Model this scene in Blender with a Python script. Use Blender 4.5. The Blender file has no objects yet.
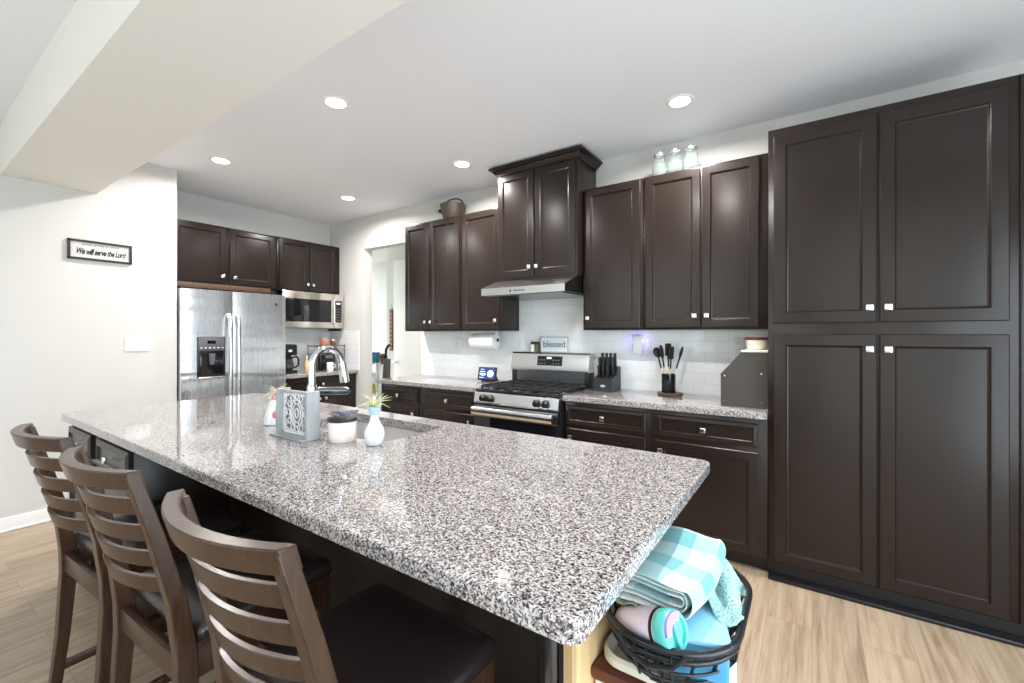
import bpy, bmesh, math, random
from mathutils import Vector, Matrix
random.seed(7)
PI = math.pi
S = bpy.context.scene
C = S.collection

# ------------------------------------------------------------------ camera, world, light, exposure
cam_d = bpy.data.cameras.new('camera'); cam = bpy.data.objects.new('camera', cam_d); C.objects.link(cam)
cam.location = (0, 0, 1.35)
cam.rotation_euler = (PI/2, 0, math.radians(34.373))
cam_d.sensor_width = 36; cam_d.lens = 438.8/1024*36
cam_d.shift_y = -6.9/1024
cam_d.clip_start = 0.02
S.camera = cam
S.view_settings.view_transform = 'Standard'
S.view_settings.look = 'None'
S.view_settings.gamma = 1
S.view_settings.use_curve_mapping = False
S.view_settings.exposure = 0.74
w = bpy.data.worlds.new('world'); S.world = w; w.use_nodes = True
wn = w.node_tree; bgn = wn.nodes['Background']
tc = wn.nodes.new('ShaderNodeTexCoord'); sp = wn.nodes.new('ShaderNodeSeparateXYZ'); rp = wn.nodes.new('ShaderNodeValToRGB')
wn.links.new(tc.outputs['Generated'], sp.inputs[0]); wn.links.new(sp.outputs['Z'], rp.inputs[0]); wn.links.new(rp.outputs[0], bgn.inputs[0])
rp.color_ramp.elements[0].position = 0.0; rp.color_ramp.elements[0].color = (.42, .46, .42, 1)
rp.color_ramp.elements[1].position = 0.25; rp.color_ramp.elements[1].color = (.80, .90, 1.0, 1)
bgn.inputs[1].default_value = 3.0

def area(name, loc, rot, sx, sy, power, col, shape='RECTANGLE', parent=None, spread=PI):
    d = bpy.data.lights.new(name, 'AREA'); d.shape = shape; d.size = sx
    if shape in ('RECTANGLE', 'ELLIPSE'): d.size_y = sy
    d.energy = power; d.color = col; d.spread = spread
    o = bpy.data.objects.new(name, d); C.objects.link(o); o.location = loc; o.rotation_euler = rot
    if parent: o.parent = parent
    return o
# daylight coming in through the windows and glass doors of the room behind the camera
area('daylight_window', (-2.6, -3.12, 1.25), (PI/2+.25, 0, PI), 3.0, 2.1, 120, (.86, .93, 1.0))
area('daylight_window', (.9, -3.12, 1.25), (PI/2+.25, 0, PI), 1.5, 2.1, 40, (.86, .93, 1.0))
area('daylight_window', (1.83, .1, 1.2), (PI/2+.3, 0, PI/2), 3.2, 2.1, 66, (.72, .85, 1.0))

# ------------------------------------------------------------------ materials
def lin(c): return tuple(((x/12.92) if x <= .04045 else ((x+.055)/1.055)**2.4) for x in c)
def rgb(r, g, b): return lin((r/255, g/255, b/255)) + (1,)
def mat(name, col, rough=.5, metal=0, coat=0, spec=.5, trans=0, ior=1.45, emit=None, es=0, coat_rough=.05, alpha=1, sheen=0):
    m = bpy.data.materials.new(name); m.use_nodes = True
    b = m.node_tree.nodes['Principled BSDF']
    b.inputs['Base Color'].default_value = col
    b.inputs['Roughness'].default_value = rough; b.inputs['Metallic'].default_value = metal
    b.inputs['Coat Weight'].default_value = coat; b.inputs['Coat Roughness'].default_value = coat_rough
    b.inputs['Specular IOR Level'].default_value = spec
    b.inputs['Transmission Weight'].default_value = trans; b.inputs['IOR'].default_value = ior
    b.inputs['Alpha'].default_value = alpha; b.inputs['Sheen Weight'].default_value = sheen
    if emit: b.inputs['Emission Color'].default_value = emit; b.inputs['Emission Strength'].default_value = es
    return m
def N(m, t, **kw):
    n = m.node_tree.nodes.new(t)
    for k, v in kw.items(): setattr(n, k, v)
    return n
def LK(m, a, b): m.node_tree.links.new(a, b)
def coords(m, scale=(1, 1, 1), rot=(0, 0, 0)):
    t = N(m, 'ShaderNodeTexCoord'); mp = N(m, 'ShaderNodeMapping')
    mp.inputs['Scale'].default_value = scale; mp.inputs['Rotation'].default_value = rot
    LK(m, t.outputs['Object'], mp.inputs[0]); return mp.outputs[0]
def noise(m, vec, scale, detail=2, rough=.5, dist=0):
    n = N(m, 'ShaderNodeTexNoise'); n.inputs['Scale'].default_value = scale; n.inputs['Detail'].default_value = detail
    n.inputs['Roughness'].default_value = rough; n.inputs['Distortion'].default_value = dist
    LK(m, vec, n.inputs['Vector']); return n
def ramp(m, fac, stops, interp='LINEAR'):
    r = N(m, 'ShaderNodeValToRGB'); cr = r.color_ramp; cr.interpolation = interp
    while len(cr.elements) < len(stops): cr.elements.new(.5)
    for e, (p, c) in zip(cr.elements, stops): e.position = p; e.color = c
    LK(m, fac, r.inputs[0]); return r
def bump(m, h, strength=.1, dist=.01):
    b = N(m, 'ShaderNodeBump'); b.inputs['Strength'].default_value = strength; b.inputs['Distance'].default_value = dist
    LK(m, h, b.inputs['Height']); LK(m, b.outputs[0], m.node_tree.nodes['Principled BSDF'].inputs['Normal']); return b
def P_(m): return m.node_tree.nodes['Principled BSDF']

M = {}
def paint(name, col, rough=.6):
    m = mat(name, col, rough, spec=.3); v = coords(m)
    n = noise(m, v, 180, 2); bump(m, n.outputs['Fac'], .04, .002); return m
M['wall'] = paint('wall_paint', rgb(205, 203, 200))
M['ceiling'] = paint('ceiling_paint', rgb(232, 234, 238), .8)
M['beam'] = paint('beam_paint', rgb(228, 226, 221), .7)
M['trim'] = paint('trim_paint', rgb(236, 236, 234), .35)
M['white_door'] = paint('door_paint', rgb(224, 221, 214), .45)

def floor_mat():
    m = mat('oak_plank_floor', rgb(200, 172, 140), .38, spec=.4)
    v = coords(m, (1, 1, 1), (0, 0, PI/2))
    br = N(m, 'ShaderNodeTexBrick'); br.offset = .37; br.offset_frequency = 2
    LK(m, v, br.inputs['Vector'])
    br.inputs['Color1'].default_value = (0, 0, 0, 1); br.inputs['Color2'].default_value = (1, 1, 1, 1); br.inputs['Mortar'].default_value = (.5, .5, .5, 1)
    br.inputs['Scale'].default_value = 1; br.inputs['Mortar Size'].default_value = .0012; br.inputs['Brick Width'].default_value = 1.22; br.inputs['Row Height'].default_value = .18
    br.inputs['Mortar Smooth'].default_value = .3
    v2 = coords(m, (22, 1.3, 1))
    add = N(m, 'ShaderNodeVectorMath', operation='ADD'); sc = N(m, 'ShaderNodeVectorMath', operation='SCALE'); sc.inputs['Scale'].default_value = 9
    LK(m, br.outputs['Color'], sc.inputs[0]); LK(m, v2, add.inputs[0]); LK(m, sc.outputs[0], add.inputs[1])
    g = noise(m, add.outputs[0], 1.6, 6, .62, .6)
    r = ramp(m, g.outputs['Fac'], [(.28, rgb(132, 112, 92)), (.45, rgb(160, 141, 119)), (.6, rgb(176, 158, 137)), (.75, rgb(150, 129, 107))])
    tone = N(m, 'ShaderNodeMix', data_type='RGBA', blend_type='MULTIPLY'); tone.inputs[0].default_value = .5
    tr = ramp(m, br.outputs['Color'], [(0, (.82, .80, .78, 1)), (1, (1.08, 1.05, 1.02, 1))])
    LK(m, r.outputs[0], tone.inputs[6]); LK(m, tr.outputs[0], tone.inputs[7])
    mor = N(m, 'ShaderNodeMix', data_type='RGBA'); LK(m, br.outputs['Fac'], mor.inputs[0]); LK(m, tone.outputs[2], mor.inputs[6]); mor.inputs[7].default_value = rgb(140, 112, 84)
    LK(m, mor.outputs[2], P_(m).inputs['Base Color'])
    bump(m, g.outputs['Fac'], .06, .003)
    return m
M['floor'] = floor_mat()

def granite(name='speckled_granite', warm=0):
    m = mat(name, (.5, .5, .5, 1), .07, spec=.55, coat=.35, coat_rough=.03)
    v = coords(m)
    n1 = noise(m, v, 150, 4, .68, .3)
    vo = N(m, 'ShaderNodeTexVoronoi'); vo.inputs['Scale'].default_value = 300; LK(m, v, vo.inputs['Vector'])
    mx = N(m, 'ShaderNodeMix', data_type='FLOAT'); mx.inputs[0].default_value = .33
    sepc = N(m, 'ShaderNodeSeparateColor'); LK(m, vo.outputs['Color'], sepc.inputs[0])
    LK(m, n1.outputs['Fac'], mx.inputs[2]); LK(m, sepc.outputs[0], mx.inputs[3])
    r = ramp(m, mx.outputs[0], [(.0, rgb(24, 22, 24)), (.35, rgb(46, 42, 44)), (.41, rgb(92, 86, 87)), (.47, rgb(126, 120, 119)), (.53, rgb(158, 154, 153)), (.61, rgb(190, 188, 187)), (.8, rgb(218, 217, 216))])
    n2 = noise(m, v, 14, 3, .6)
    r2 = ramp(m, n2.outputs['Fac'], [(.35, (.99, .955, .94, 1)), (.65, (1, 1, 1, 1))])
    mu = N(m, 'ShaderNodeMix', data_type='RGBA', blend_type='MULTIPLY'); mu.inputs[0].default_value = 1
    LK(m, r.outputs[0], mu.inputs[6]); LK(m, r2.outputs[0], mu.inputs[7])
    LK(m, mu.outputs[2], P_(m).inputs['Base Color'])
    return m
M['granite'] = granite()

def espresso(name, col, rough=.3):
    m = mat(name, col, rough, spec=.38)
    v = coords(m, (18, 18, 1.2)); n = noise(m, v, 6, 4, .6)
    r = ramp(m, n.outputs['Fac'], [(.3, tuple(x*.93 for x in col[:3])+(1,)), (.7, tuple(x*1.07 for x in col[:3])+(1,))])
    LK(m, r.outputs[0], P_(m).inputs['Base Color'])
    v2 = coords(m); n2 = noise(m, v2, 260, 2)
    bump(m, n2.outputs['Fac'], .05, .002)
    return m
M['cab'] = espresso('espresso_cabinet', rgb(35, 27, 23), .27)
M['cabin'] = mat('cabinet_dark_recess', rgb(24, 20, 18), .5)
def steel(name, base=.62, rough=.22, axis='H', tint=(1, 1, 1)):
    m = mat(name, (base*tint[0], base*tint[1], base*tint[2], 1), rough, metal=1)
    v = coords(m, (1, 1, 160) if axis == 'H' else (160, 160, 1)); n = noise(m, v, 3, 3)
    mr = N(m, 'ShaderNodeMapRange'); mr.inputs['To Min'].default_value = rough-.05; mr.inputs['To Max'].default_value = rough+.08
    LK(m, n.outputs['Fac'], mr.inputs[0]); LK(m, mr.outputs[0], P_(m).inputs['Roughness']); bump(m, n.outputs['Fac'], .015, .001)
    return m
M['steel'] = steel('brushed_steel', .66, .2, 'V')
def fridge_steel():
    m = steel('fridge_steel', .80, .27, 'V')
    b0 = P_(m); b0.inputs['Anisotropic'].default_value = .75
    tg = N(m, 'ShaderNodeTangent'); tg.direction_type = 'RADIAL'; tg.axis = 'Z'; LK(m, tg.outputs[0], b0.inputs['Tangent'])
    v = coords(m, (.3, .5, 3.2)); n = noise(m, v, 1.4, 2, .5, .4)
    b = [x for x in m.node_tree.nodes if x.type == 'BUMP'][0]
    b.inputs['Strength'].default_value = .002
    mr_ = [x for x in m.node_tree.nodes if x.type == 'MAP_RANGE'][0]; mr_.inputs['To Min'].default_value = .26; mr_.inputs['To Max'].default_value = .29
    b2 = N(m, 'ShaderNodeBump'); b2.inputs['Strength'].default_value = .5; b2.inputs['Distance'].default_value = .03
    LK(m, n.outputs['Fac'], b2.inputs['Height']); LK(m, b2.outputs[0], b.inputs['Normal']); return m
M['fridge'] = fridge_steel()
M['chrome'] = mat('polished_chrome', (.72, .74, .76, 1), .08, metal=1)
M['nickel'] = mat('satin_nickel', (.85, .84, .82, 1), .22, metal=1)
M['darksteel'] = mat('dark_steel', (.18, .19, .21, 1), .25, metal=1)
M['blackglass'] = mat('black_glass', (.008, .008, .01, 1), .06, spec=.6)
M['black'] = mat('black_plastic', rgb(22, 22, 24), .35)
M['matteblack'] = mat('matte_black', rgb(26, 25, 25), .6)
M['castiron'] = mat('cast_iron', rgb(34, 33, 34), .55)
M['cooktop'] = mat('cooktop_enamel', rgb(20, 20, 21), .18)
M['greyplastic'] = mat('grey_plastic', rgb(88, 90, 94), .4)
M['white'] = mat('white_plastic', rgb(238, 238, 236), .4)
M['ceramic'] = mat('white_ceramic', rgb(236, 236, 236), .15, coat=.4)
M['paper'] = mat('white_paper', rgb(240, 240, 240), .9, spec=.1)
M['ink'] = mat('dark_ink', rgb(40, 38, 38), .8)
M['greyink'] = mat('grey_ink', rgb(110, 122, 126), .8)
M['signframe'] = mat('black_wood_frame', rgb(38, 35, 32), .45)
M['leather'] = mat('dark_leather', rgb(34, 27, 25), .28, coat=.2, coat_rough=.2)
def stoolwood():
    m = mat('worn_espresso_wood', rgb(60, 46, 37), .3, coat=.2, coat_rough=.2, spec=.35)
    v = coords(m, (60, 60, 7)); n = noise(m, v, 1.5, 4, .6, .2)
    r = ramp(m, n.outputs['Fac'], [(.3, rgb(46, 30, 20)), (.6, rgb(62, 42, 29)), (.8, rgb(88, 60, 41))])
    LK(m, r.outputs[0], P_(m).inputs['Base Color']); return m
M['stool'] = stoolwood()
def woodm(name, a, b, rough=.45, sc=(3, 30, 30)):
    m = mat(name, a, rough); v = coords(m, sc); n = noise(m, v, 1.5, 4, .6, .4)
    r = ramp(m, n.outputs['Fac'], [(.3, a), (.7, b)]); LK(m, r.outputs[0], P_(m).inputs['Base Color']); return m
M['pine'] = woodm('pale_plywood', rgb(206, 170, 118), rgb(226, 196, 148), .5, (30, 30, 2))
M['plyedge'] = woodm('plywood_edge', rgb(168, 138, 96), rgb(196, 166, 122), .6, (60, 60, 1))
M['brownwood'] = woodm('red_brown_wood', rgb(74, 38, 28), rgb(98, 54, 40), .4)
M['darkwood'] = woodm('dark_round_wood', rgb(54, 34, 26), rgb(84, 56, 42), .4)
M['spoonwood'] = woodm('pale_spoon_wood', rgb(206, 190, 160), rgb(226, 212, 186), .6)
M['greywood'] = woodm('grey_washed_wood', rgb(150, 152, 154), rgb(176, 178, 180), .55, (30, 30, 3))

def tile_mat():
    m = mat('white_subway_tile', rgb(230, 232, 232), .1, coat=.4)
    tcn = N(m, 'ShaderNodeTexCoord'); sx = N(m, 'ShaderNodeSeparateXYZ'); cb = N(m, 'ShaderNodeCombineXYZ')
    ad = N(m, 'ShaderNodeMath', operation='ADD')
    LK(m, tcn.outputs['Object'], sx.inputs[0]); LK(m, sx.outputs[0], ad.inputs[0]); LK(m, sx.outputs[1], ad.inputs[1])
    LK(m, ad.outputs[0], cb.inputs[0]); LK(m, sx.outputs[2], cb.inputs[1])
    br = N(m, 'ShaderNodeTexBrick'); br.offset = .5
    LK(m, cb.outputs[0], br.inputs['Vector']); br.inputs['Scale'].default_value = 1
    br.inputs['Brick Width'].default_value = .153; br.inputs['Row Height'].default_value = .0765; br.inputs['Mortar Size'].default_value = .0016; br.inputs['Mortar Smooth'].default_value = .5
    br.inputs['Color1'].default_value = rgb(232, 234, 234); br.inputs['Color2'].default_value = rgb(226, 229, 230); br.inputs['Mortar'].default_value = rgb(206, 208, 208)
    LK(m, br.outputs['Color'], P_(m).inputs['Base Color'])
    inv = N(m, 'ShaderNodeMath', operation='SUBTRACT'); inv.inputs[0].default_value = 1; LK(m, br.outputs['Fac'], inv.inputs[1])
    bump(m, inv.outputs[0], .25, .002); return m
M['tile'] = tile_mat()
M['glassjar'] = mat('aqua_glass', (.90, .98, .97, 1), .03, trans=.95, ior=1.45)
M['clear'] = mat('clear_glass', (.95, .97, .97, 1), .02, trans=1, ior=1.45)
M['window'] = mat('window_glass', (1, 1, 1, 1), 0, trans=1, ior=1.02, spec=.5)

# ------------------------------------------------------------------ geometry helpers
class G:
    def __init__(s): s.bm = bmesh.new()
    def box(s, x0, x1, y0, y1, z0, z1, bev=0, seg=2, R=None):
        r = bmesh.ops.create_cube(s.bm, size=1)
        vs = r['verts']
        c = Vector(((x0+x1)/2, (y0+y1)/2, (z0+z1)/2)); d = Vector((abs(x1-x0), abs(y1-y0), abs(z1-z0)))
        for v in vs: v.co = Vector((v.co.x*d.x, v.co.y*d.y, v.co.z*d.z))
        if bev:
            es = list({e for v in vs for e in v.link_edges})
            rr = bmesh.ops.bevel(s.bm, geom=es, offset=min(bev, min(d)*.49), segments=seg, affect='EDGES', profile=.5)
            vs = list({v for f in rr['faces'] for v in f.verts} | {v for v in vs if v.is_valid})
        if R is not None:
            for v in vs: v.co = R @ v.co
        for v in vs: v.co = v.co + c
        return s
    def quad(s, *ps):
        s.bm.faces.new([s.bm.verts.new(p) for p in ps]); return s
    def poly(s, pts): s.bm.faces.new([s.bm.verts.new(p) for p in pts]); return s
    def loft(s, rings, cap0=True, cap1=True, closed=True):
        prev = None; first = None
        for r in rings:
            vs = [s.bm.verts.new(p) for p in r]
            if prev:
                n = len(vs)
                for i in range(n if closed else n-1):
                    s.bm.faces.new([prev[i], prev[(i+1) % n], vs[(i+1) % n], vs[i]])
            else: first = vs
            prev = vs
        if cap0: s.bm.faces.new(list(reversed(first)))
        if cap1: s.bm.faces.new(prev)
        return s
    def prism(s, pts, axis, a, b):
        def put(u, v, w_): return {'X': (w_, u, v), 'Y': (u, w_, v), 'Z': (u, v, w_)}[axis]
        return s.loft([[put(u, v, a) for u, v in pts], [put(u, v, b) for u, v in pts]])
    def lathe(s, prof, c=(0, 0, 0), n=32, R=None, cap0=True, cap1=True):
        rings = []
        for r, z in prof:
            ring = []
            for i in range(n):
                p = Vector((max(r, 1e-4)*math.cos(2*PI*i/n), max(r, 1e-4)*math.sin(2*PI*i/n), z))
                if R is not None: p = R @ p
                ring.append(p+Vector(c))
            rings.append(ring)
        return s.loft(rings, cap0, cap1)
    def cyl(s, c, r, h, n=28, R=None, bev=.0): 
        if bev: pr = [(r-bev, 0), (r, bev), (r, h-bev), (r-bev, h)]
        else: pr = [(r, 0), (r, h)]
        return s.lathe(pr, c, n, R)
    def tube(s, pts, r, n=10, closed=False):
        pts = [Vector(p) for p in pts]; rr = r if isinstance(r, (list, tuple)) else [r]*len(pts)
        rings = []; up = None; m = len(pts)
        for i, p in enumerate(pts):
            if closed: t = (pts[(i+1) % m]-pts[i-1])
            else: t = pts[min(i+1, m-1)]-pts[max(i-1, 0)]
            t.normalize()
            if up is None:
                up = Vector((0, 0, 1)) if abs(t.z) < .9 else Vector((1, 0, 0))
            a = (up-t*up.dot(t)).normalized(); up = a; b = t.cross(a)
            rings.append([p+(a*math.cos(2*PI*k/n)+b*math.sin(2*PI*k/n))*rr[i] for k in range(n)])
        if closed:
            rings.append(rings[0]); 
            return s.loft(rings, False, False)
        return s.loft(rings)
    def sweep(s, pts, section):
        """section(i,t) -> list of (side, up) offsets swept along pts with world up."""
        pts = [Vector(p) for p in pts]; m = len(pts); rings = []
        for i, p in enumerate(pts):
            t = (pts[min(i+1, m-1)]-pts[max(i-1, 0)]).normalized()
            sd = t.cross(Vector((0, 0, 1))).normalized(); u = Vector((0, 0, 1))
            rings.append([p+sd*a+u*b for a, b in section(i/(m-1))])
        return s.loft(rings)
    def sphere(s, c, r, n=20, sc=(1, 1, 1), R=None):
        q = bmesh.ops.create_uvsphere(s.bm, u_segments=n, v_segments=n//2+2, radius=r)
        for v in q['verts']:
            p = Vector((v.co.x*sc[0], v.co.y*sc[1], v.co.z*sc[2]))
            if R is not None: p = R @ p
            v.co = p+Vector(c)
        return s
    def grid(s, fn, nu, nv):
        V = [[s.bm.verts.new(fn(i/nu, j/nv)) for j in range(nv+1)] for i in range(nu+1)]
        for i in range(nu):
            for j in range(nv): s.bm.faces.new([V[i][j], V[i+1][j], V[i+1][j+1], V[i][j+1]])
        return s
def wloc(o):
    v = Vector((0, 0, 0))
    while o is not None: v += o.location; o = o.parent
    return v
def obj(name, g, m, parent=None, smooth=40, sub=0, solid=0, world=True):
    """link ONE mesh; world=True: geometry was given in world coordinates (parents unrotated)"""
    bm = g.bm
    bmesh.ops.remove_doubles(bm, verts=bm.verts, dist=1e-6)
    bmesh.ops.recalc_face_normals(bm, faces=bm.faces)
    me = bpy.data.meshes.new(name)
    if parent is not None and world: bmesh.ops.translate(bm, verts=bm.verts, vec=-wloc(parent))
    bm.to_mesh(me); bm.free()
    for x in (m if isinstance(m, list) else [m]): me.materials.append(x)
    if smooth:
        me.polygons.foreach_set('use_smooth', [True]*len(me.polygons)); me.update()
        try: me.set_sharp_from_angle(angle=math.radians(smooth))
        except Exception: pass
    o = bpy.data.objects.new(name, me); C.objects.link(o)
    if parent is not None: o.parent = parent
    if solid:
        md = o.modifiers.new('solid', 'SOLIDIFY'); md.thickness = solid; md.offset = 0
    if sub:
        md = o.modifiers.new('sub', 'SUBSURF'); md.levels = sub; md.render_levels = sub
    return o
def thing(name, label, cat, loc=(0, 0, 0), rz=0, group=None):
    o = bpy.data.objects.new(name, None); C.objects.link(o); o.location = loc; o.rotation_euler = (0, 0, rz)
    o.empty_display_size = .05
    o['label'] = label; o['category'] = cat
    if group: o['group'] = group
    return o
def tag(o, label, cat, group=None):
    o['label'] = label; o['category'] = cat
    if group: o['group'] = group
    return o
def struct(name, g, m, smooth=30):
    o = obj(name, g, m, None, smooth); o['kind'] = 'structure'; return o
def stuff(o): o['kind'] = 'stuff'; return o
def dup(root, loc, rz, label=None, group=None):
    r = root.copy(); C.objects.link(r); r.location = loc; r.rotation_euler = (0, 0, rz)
    if label: r['label'] = label
    if group: r['group'] = group
    for ch in list(root.children):
        c = ch.copy(); C.objects.link(c); c.parent = r
        for gch in list(ch.children):
            d = gch.copy(); C.objects.link(d); d.parent = c
    return r
def rrect(x0, x1, y0, y1, r, n=6):
    pts = []
    for cx, cy, a0 in ((x1-r, y1-r, 0), (x0+r, y1-r, 90), (x0+r, y0+r, 180), (x1-r, y0+r, 270)):
        for k in range(n+1):
            a = math.radians(a0+90*k/n); pts.append((cx+r*math.cos(a), cy+r*math.sin(a)))
    return pts
def text_mesh(name, body, size, m, parent, mtx, ext=.0006, shear=0, space=1.0, bold=0):
    cu = bpy.data.curves.new(name, 'FONT'); cu.body = body; cu.size = size; cu.extrude = ext; cu.shear = shear
    cu.align_x = 'CENTER'; cu.align_y = 'CENTER'; cu.space_character = space; cu.offset = bold
    tmp = bpy.data.objects.new(name, cu); C.objects.link(tmp)
    dg = bpy.context.evaluated_depsgraph_get(); me = bpy.data.meshes.new_from_object(tmp.evaluated_get(dg))
    bpy.data.objects.remove(tmp); me.transform(mtx)
    me.materials.clear(); me.materials.append(m); me.name = name
    o = bpy.data.objects.new(name, me); C.objects.link(o)
    if parent:
        me.transform(Matrix.Translation(-wloc(parent))); o.parent = parent
    return o
FACE_NY = Matrix(((1, 0, 0, 0), (0, 0, -1, 0), (0, 1, 0, 0), (0, 0, 0, 1)))      # text plane facing -Y
FACE_PX = Matrix(((0, 0, 1, 0), (1, 0, 0, 0), (0, 1, 0, 0), (0, 0, 0, 1)))       # text plane facing +X

# ------------------------------------------------------------------ room shell
HC = 2.785; YW = 3.40; XF = -5.22; XS = -4.57
struct('floor', G().box(-7, 2.0, -3.3, 5.6, -.12, 0), M['floor'])
struct('ceiling', G().box(-7, 2.0, -3.3, 5.6, HC, HC+.12), M['ceiling'])
struct('wall_left', G().box(XF-.12, XS, -3.3, 1.508, 0, HC), M['wall'])
struct('wall_fridge', G().box(XF-.12, XF, 1.508, YW+.12, 0, HC), M['wall'])
g = G(); g.box(-3.52, 2.0, YW, YW+.12, 0, HC); g.box(XF, -4.51, YW, YW+.12, 0, HC); g.box(-4.51, -3.52, YW, YW+.12, 2.394, HC)
struct('wall_range', g, M['wall'])
g = G(); g.box(1.9, 2.02, -3.3, -1.6, 0, HC); g.box(1.9, 2.02, 1.8, YW, 0, HC); g.box(1.9, 2.02, -1.6, 1.8, 2.3, HC)
struct('wall_right', g, M['wall'])
g = G(); g.box(1.93, 1.99, -1.6, 1.8, 0, .08); g.box(1.93, 1.99, -1.6, 1.8, 2.23, 2.3)
for yy in (-1.6, -.47, .67, 1.74): g.box(1.93, 1.99, yy, yy+.06, 0, 2.3)
struct('window_3', g, M['trim'])
g = G()   # rear wall with window and glass door openings, behind the camera
g.box(XS, -4.2, -3.3, -3.18, 0, HC); g.box(-4.2, -1.0, -3.3, -3.18, 2.35, HC); g.box(-4.2, -1.0, -3.3, -3.18, 0, .15)
g.box(-1.0, .1, -3.3, -3.18, 0, HC); g.box(.1, 1.7, -3.3, -3.18, 2.35, HC); g.box(1.7, 1.9, -3.3, -3.18, 0, HC)
struct('wall_back', g, M['wall'])
for k, (a, b, z0, n) in enumerate(((-4.2, -1.0, .15, 3), (.1, 1.7, 0.0, 2))):
    g = G()
    g.box(a, b, -3.26, -3.2, z0, z0+.07); g.box(a, b, -3.26, -3.2, 2.28, 2.35)
    for i in range(n+1):
        x = a+(b-a)*i/n; g.box(max(a, x-.035), min(b, x+.035), -3.26, -3.2, z0, 2.35)
    struct('window_%d' % (k+1), g, M['trim'])
# hall behind the opening
g = G(); g.box(-5.3, -2.4, 4.4, 4.52, 0, HC)
struct('wall_hall', g, M['wall'])
struct('wall_hall_far', G().box(-7, -5.0, 5.2, 5.3, 0, HC), M['wall'])
struct('trim_hall_header', G().box(-7, -5.3, 4.7, 4.82, 2.55, HC), M['wall'])
# beam
struct('beam', G().box(XS, 1.9, .498, .988, 2.44, HC), M['beam'])
# baseboards
struct('baseboard_left', G().box(XS, XS+.015, -3.18, 1.508, 0, .095, .004), M['trim'])
struct('baseboard_shoe_left', G().box(XS+.015, XS+.028, -3.18, 1.508, 0, .018, .005), M['trim'])
struct('baseboard_hall', G().box(-5.3, -2.4, 4.385, 4.4, 0, .1, .004), M['trim'])
# backsplash
struct('trim_backsplash_range', G().box(-3.52, -.207, YW-.008, YW, .915, 1.383).box(-2.24, -1.475, YW-.008, YW, 1.383, 1.80), M['tile'])
struct('trim_backsplash_corner', G().box(XF, -4.60, YW-.008, YW, .915, 1.40), M['tile'])
struct('trim_backsplash_fridge', G().box(XF, XF+.008, 2.45, YW-.008, .915, 1.5), M['tile'])
# hall door
d = obj('door_1', G().box(-5.10, -4.25, 4.36, 4.40, .01, 2.44, .003), M['white_door']); d['kind'] = 'structure'
g = G()
g.lathe([(.028, 0), (.028, .006), (.012, .010), (.012, .03), (.026, .036), (.030, .05), (.024, .062), (.004, .066)], (-5.04, 4.36, .955), 20, Matrix.Rotation(PI/2, 3, 'X'))
obj('door_knob', g, M['nickel'], d)

# ------------------------------------------------------------------ cabinets
def door_map(face, u, v, w_, plane):
    """face 'N': looking to -Y, u = X; face 'E': looking to +X, u = Y"""
    return (u, plane-w_, v) if face == 'N' else (plane+w_, u, v)
def panel(face, u0, u1, v0, v1, plane, fr=.055, small=False):
    g = G(); k = .55 if small else 1
    prof = [(0, 0), (0, .013), (.004, .016), (fr-.012*k, .021), (fr-.004*k, .021), (fr+.002, .013), (fr+.008*k, .010), (fr+.012*k, .0105)]
    if small:
        prof = [(0, 0), (0, .013), (.004, .016), (fr-.006, .021), (fr-.002, .021), (fr+.002, .014), (fr+.005, .012), (fr+.007, .012)]
    rings = []
    for o_, d_ in prof:
        rings.append([door_map(face, u, v, d_, plane) for u, v in ((u0+o_, v0+o_), (u1-o_, v0+o_), (u1-o_, v1-o_), (u0+o_, v1-o_))])
    g.loft(rings); return g
def knob(face, u, v, plane, parent, sq=.031):
    g = G(); q = sq/2
    def bx(h, w0, w1, bev):
        if face == 'N': g.box(u-h, u+h, plane-w1, plane-w0, v-h, v+h, bev)
        else: g.box(plane+w0, plane+w1, u-h, u+h, v-h, v+h, bev)
    bx(.006, .018, .036, 0); bx(q, .034, .046, .003)
    return obj('knob', g, M['nickel'], parent)
def add_door(face, u0, u1, v0, v1, plane, parent, kn=None, name='door', small=False, fr=None):
    o = obj(name, panel(face, u0, u1, v0, v1, plane, fr or (.028 if small else .055), small), M['cab'], parent, smooth=12)
    if kn: knob(face, kn[0], kn[1], plane, o)
    return o

YU = 3.133
# upper cabinets on the range wall
def upper(name, label, x0, x1, z0, z1, y0, doors, grp='dark upper cabinets along the range wall'):
    t = thing(name, label, 'cabinet', ((x0+x1)/2, YW, z0), 0, grp)
    obj('cabinet_body', G().box(x0, x1, y0, YW-.004, z0, z1, .002), M['cab'], t)
    for (a, b, c, d_, kx, kz) in doors: add_door('N', a, b, c, d_, y0, t, (kx, kz))
    return t
UZ0, UZ1 = 1.385, 2.475
upper('upper_cabinet', 'two-door dark upper cabinet at the far left, beside the hall opening', -3.484, -2.722, UZ0, UZ1, YU,
      [(-3.472, -3.132, 1.398, 2.462, -3.165, 1.475), (-3.124, -2.738, 1.398, 2.462, -3.09, 1.475)])
upper('upper_cabinet', 'narrow one-door dark upper cabinet just left of the range hood', -2.718, -2.244, UZ0, UZ1, YU,
      [(-2.70, -2.268, 1.398, 2.462, -2.30, 1.475)])
upper('upper_cabinet', 'single-door dark upper cabinet just right of the range hood', -1.470, -1.004, UZ0, UZ1, YU,
      [(-1.452, -1.022, 1.398, 2.462, -1.418, 1.475)])
upper('upper_cabinet', 'two-door dark upper cabinet with glass jars on top, beside the pantry', -1.000, -.225, UZ0, UZ1, YU,
      [(-.982, -.615, 1.398, 2.462, -.648, 1.475), (-.605, -.272, 1.398, 2.462, -.572, 1.475)])
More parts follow.
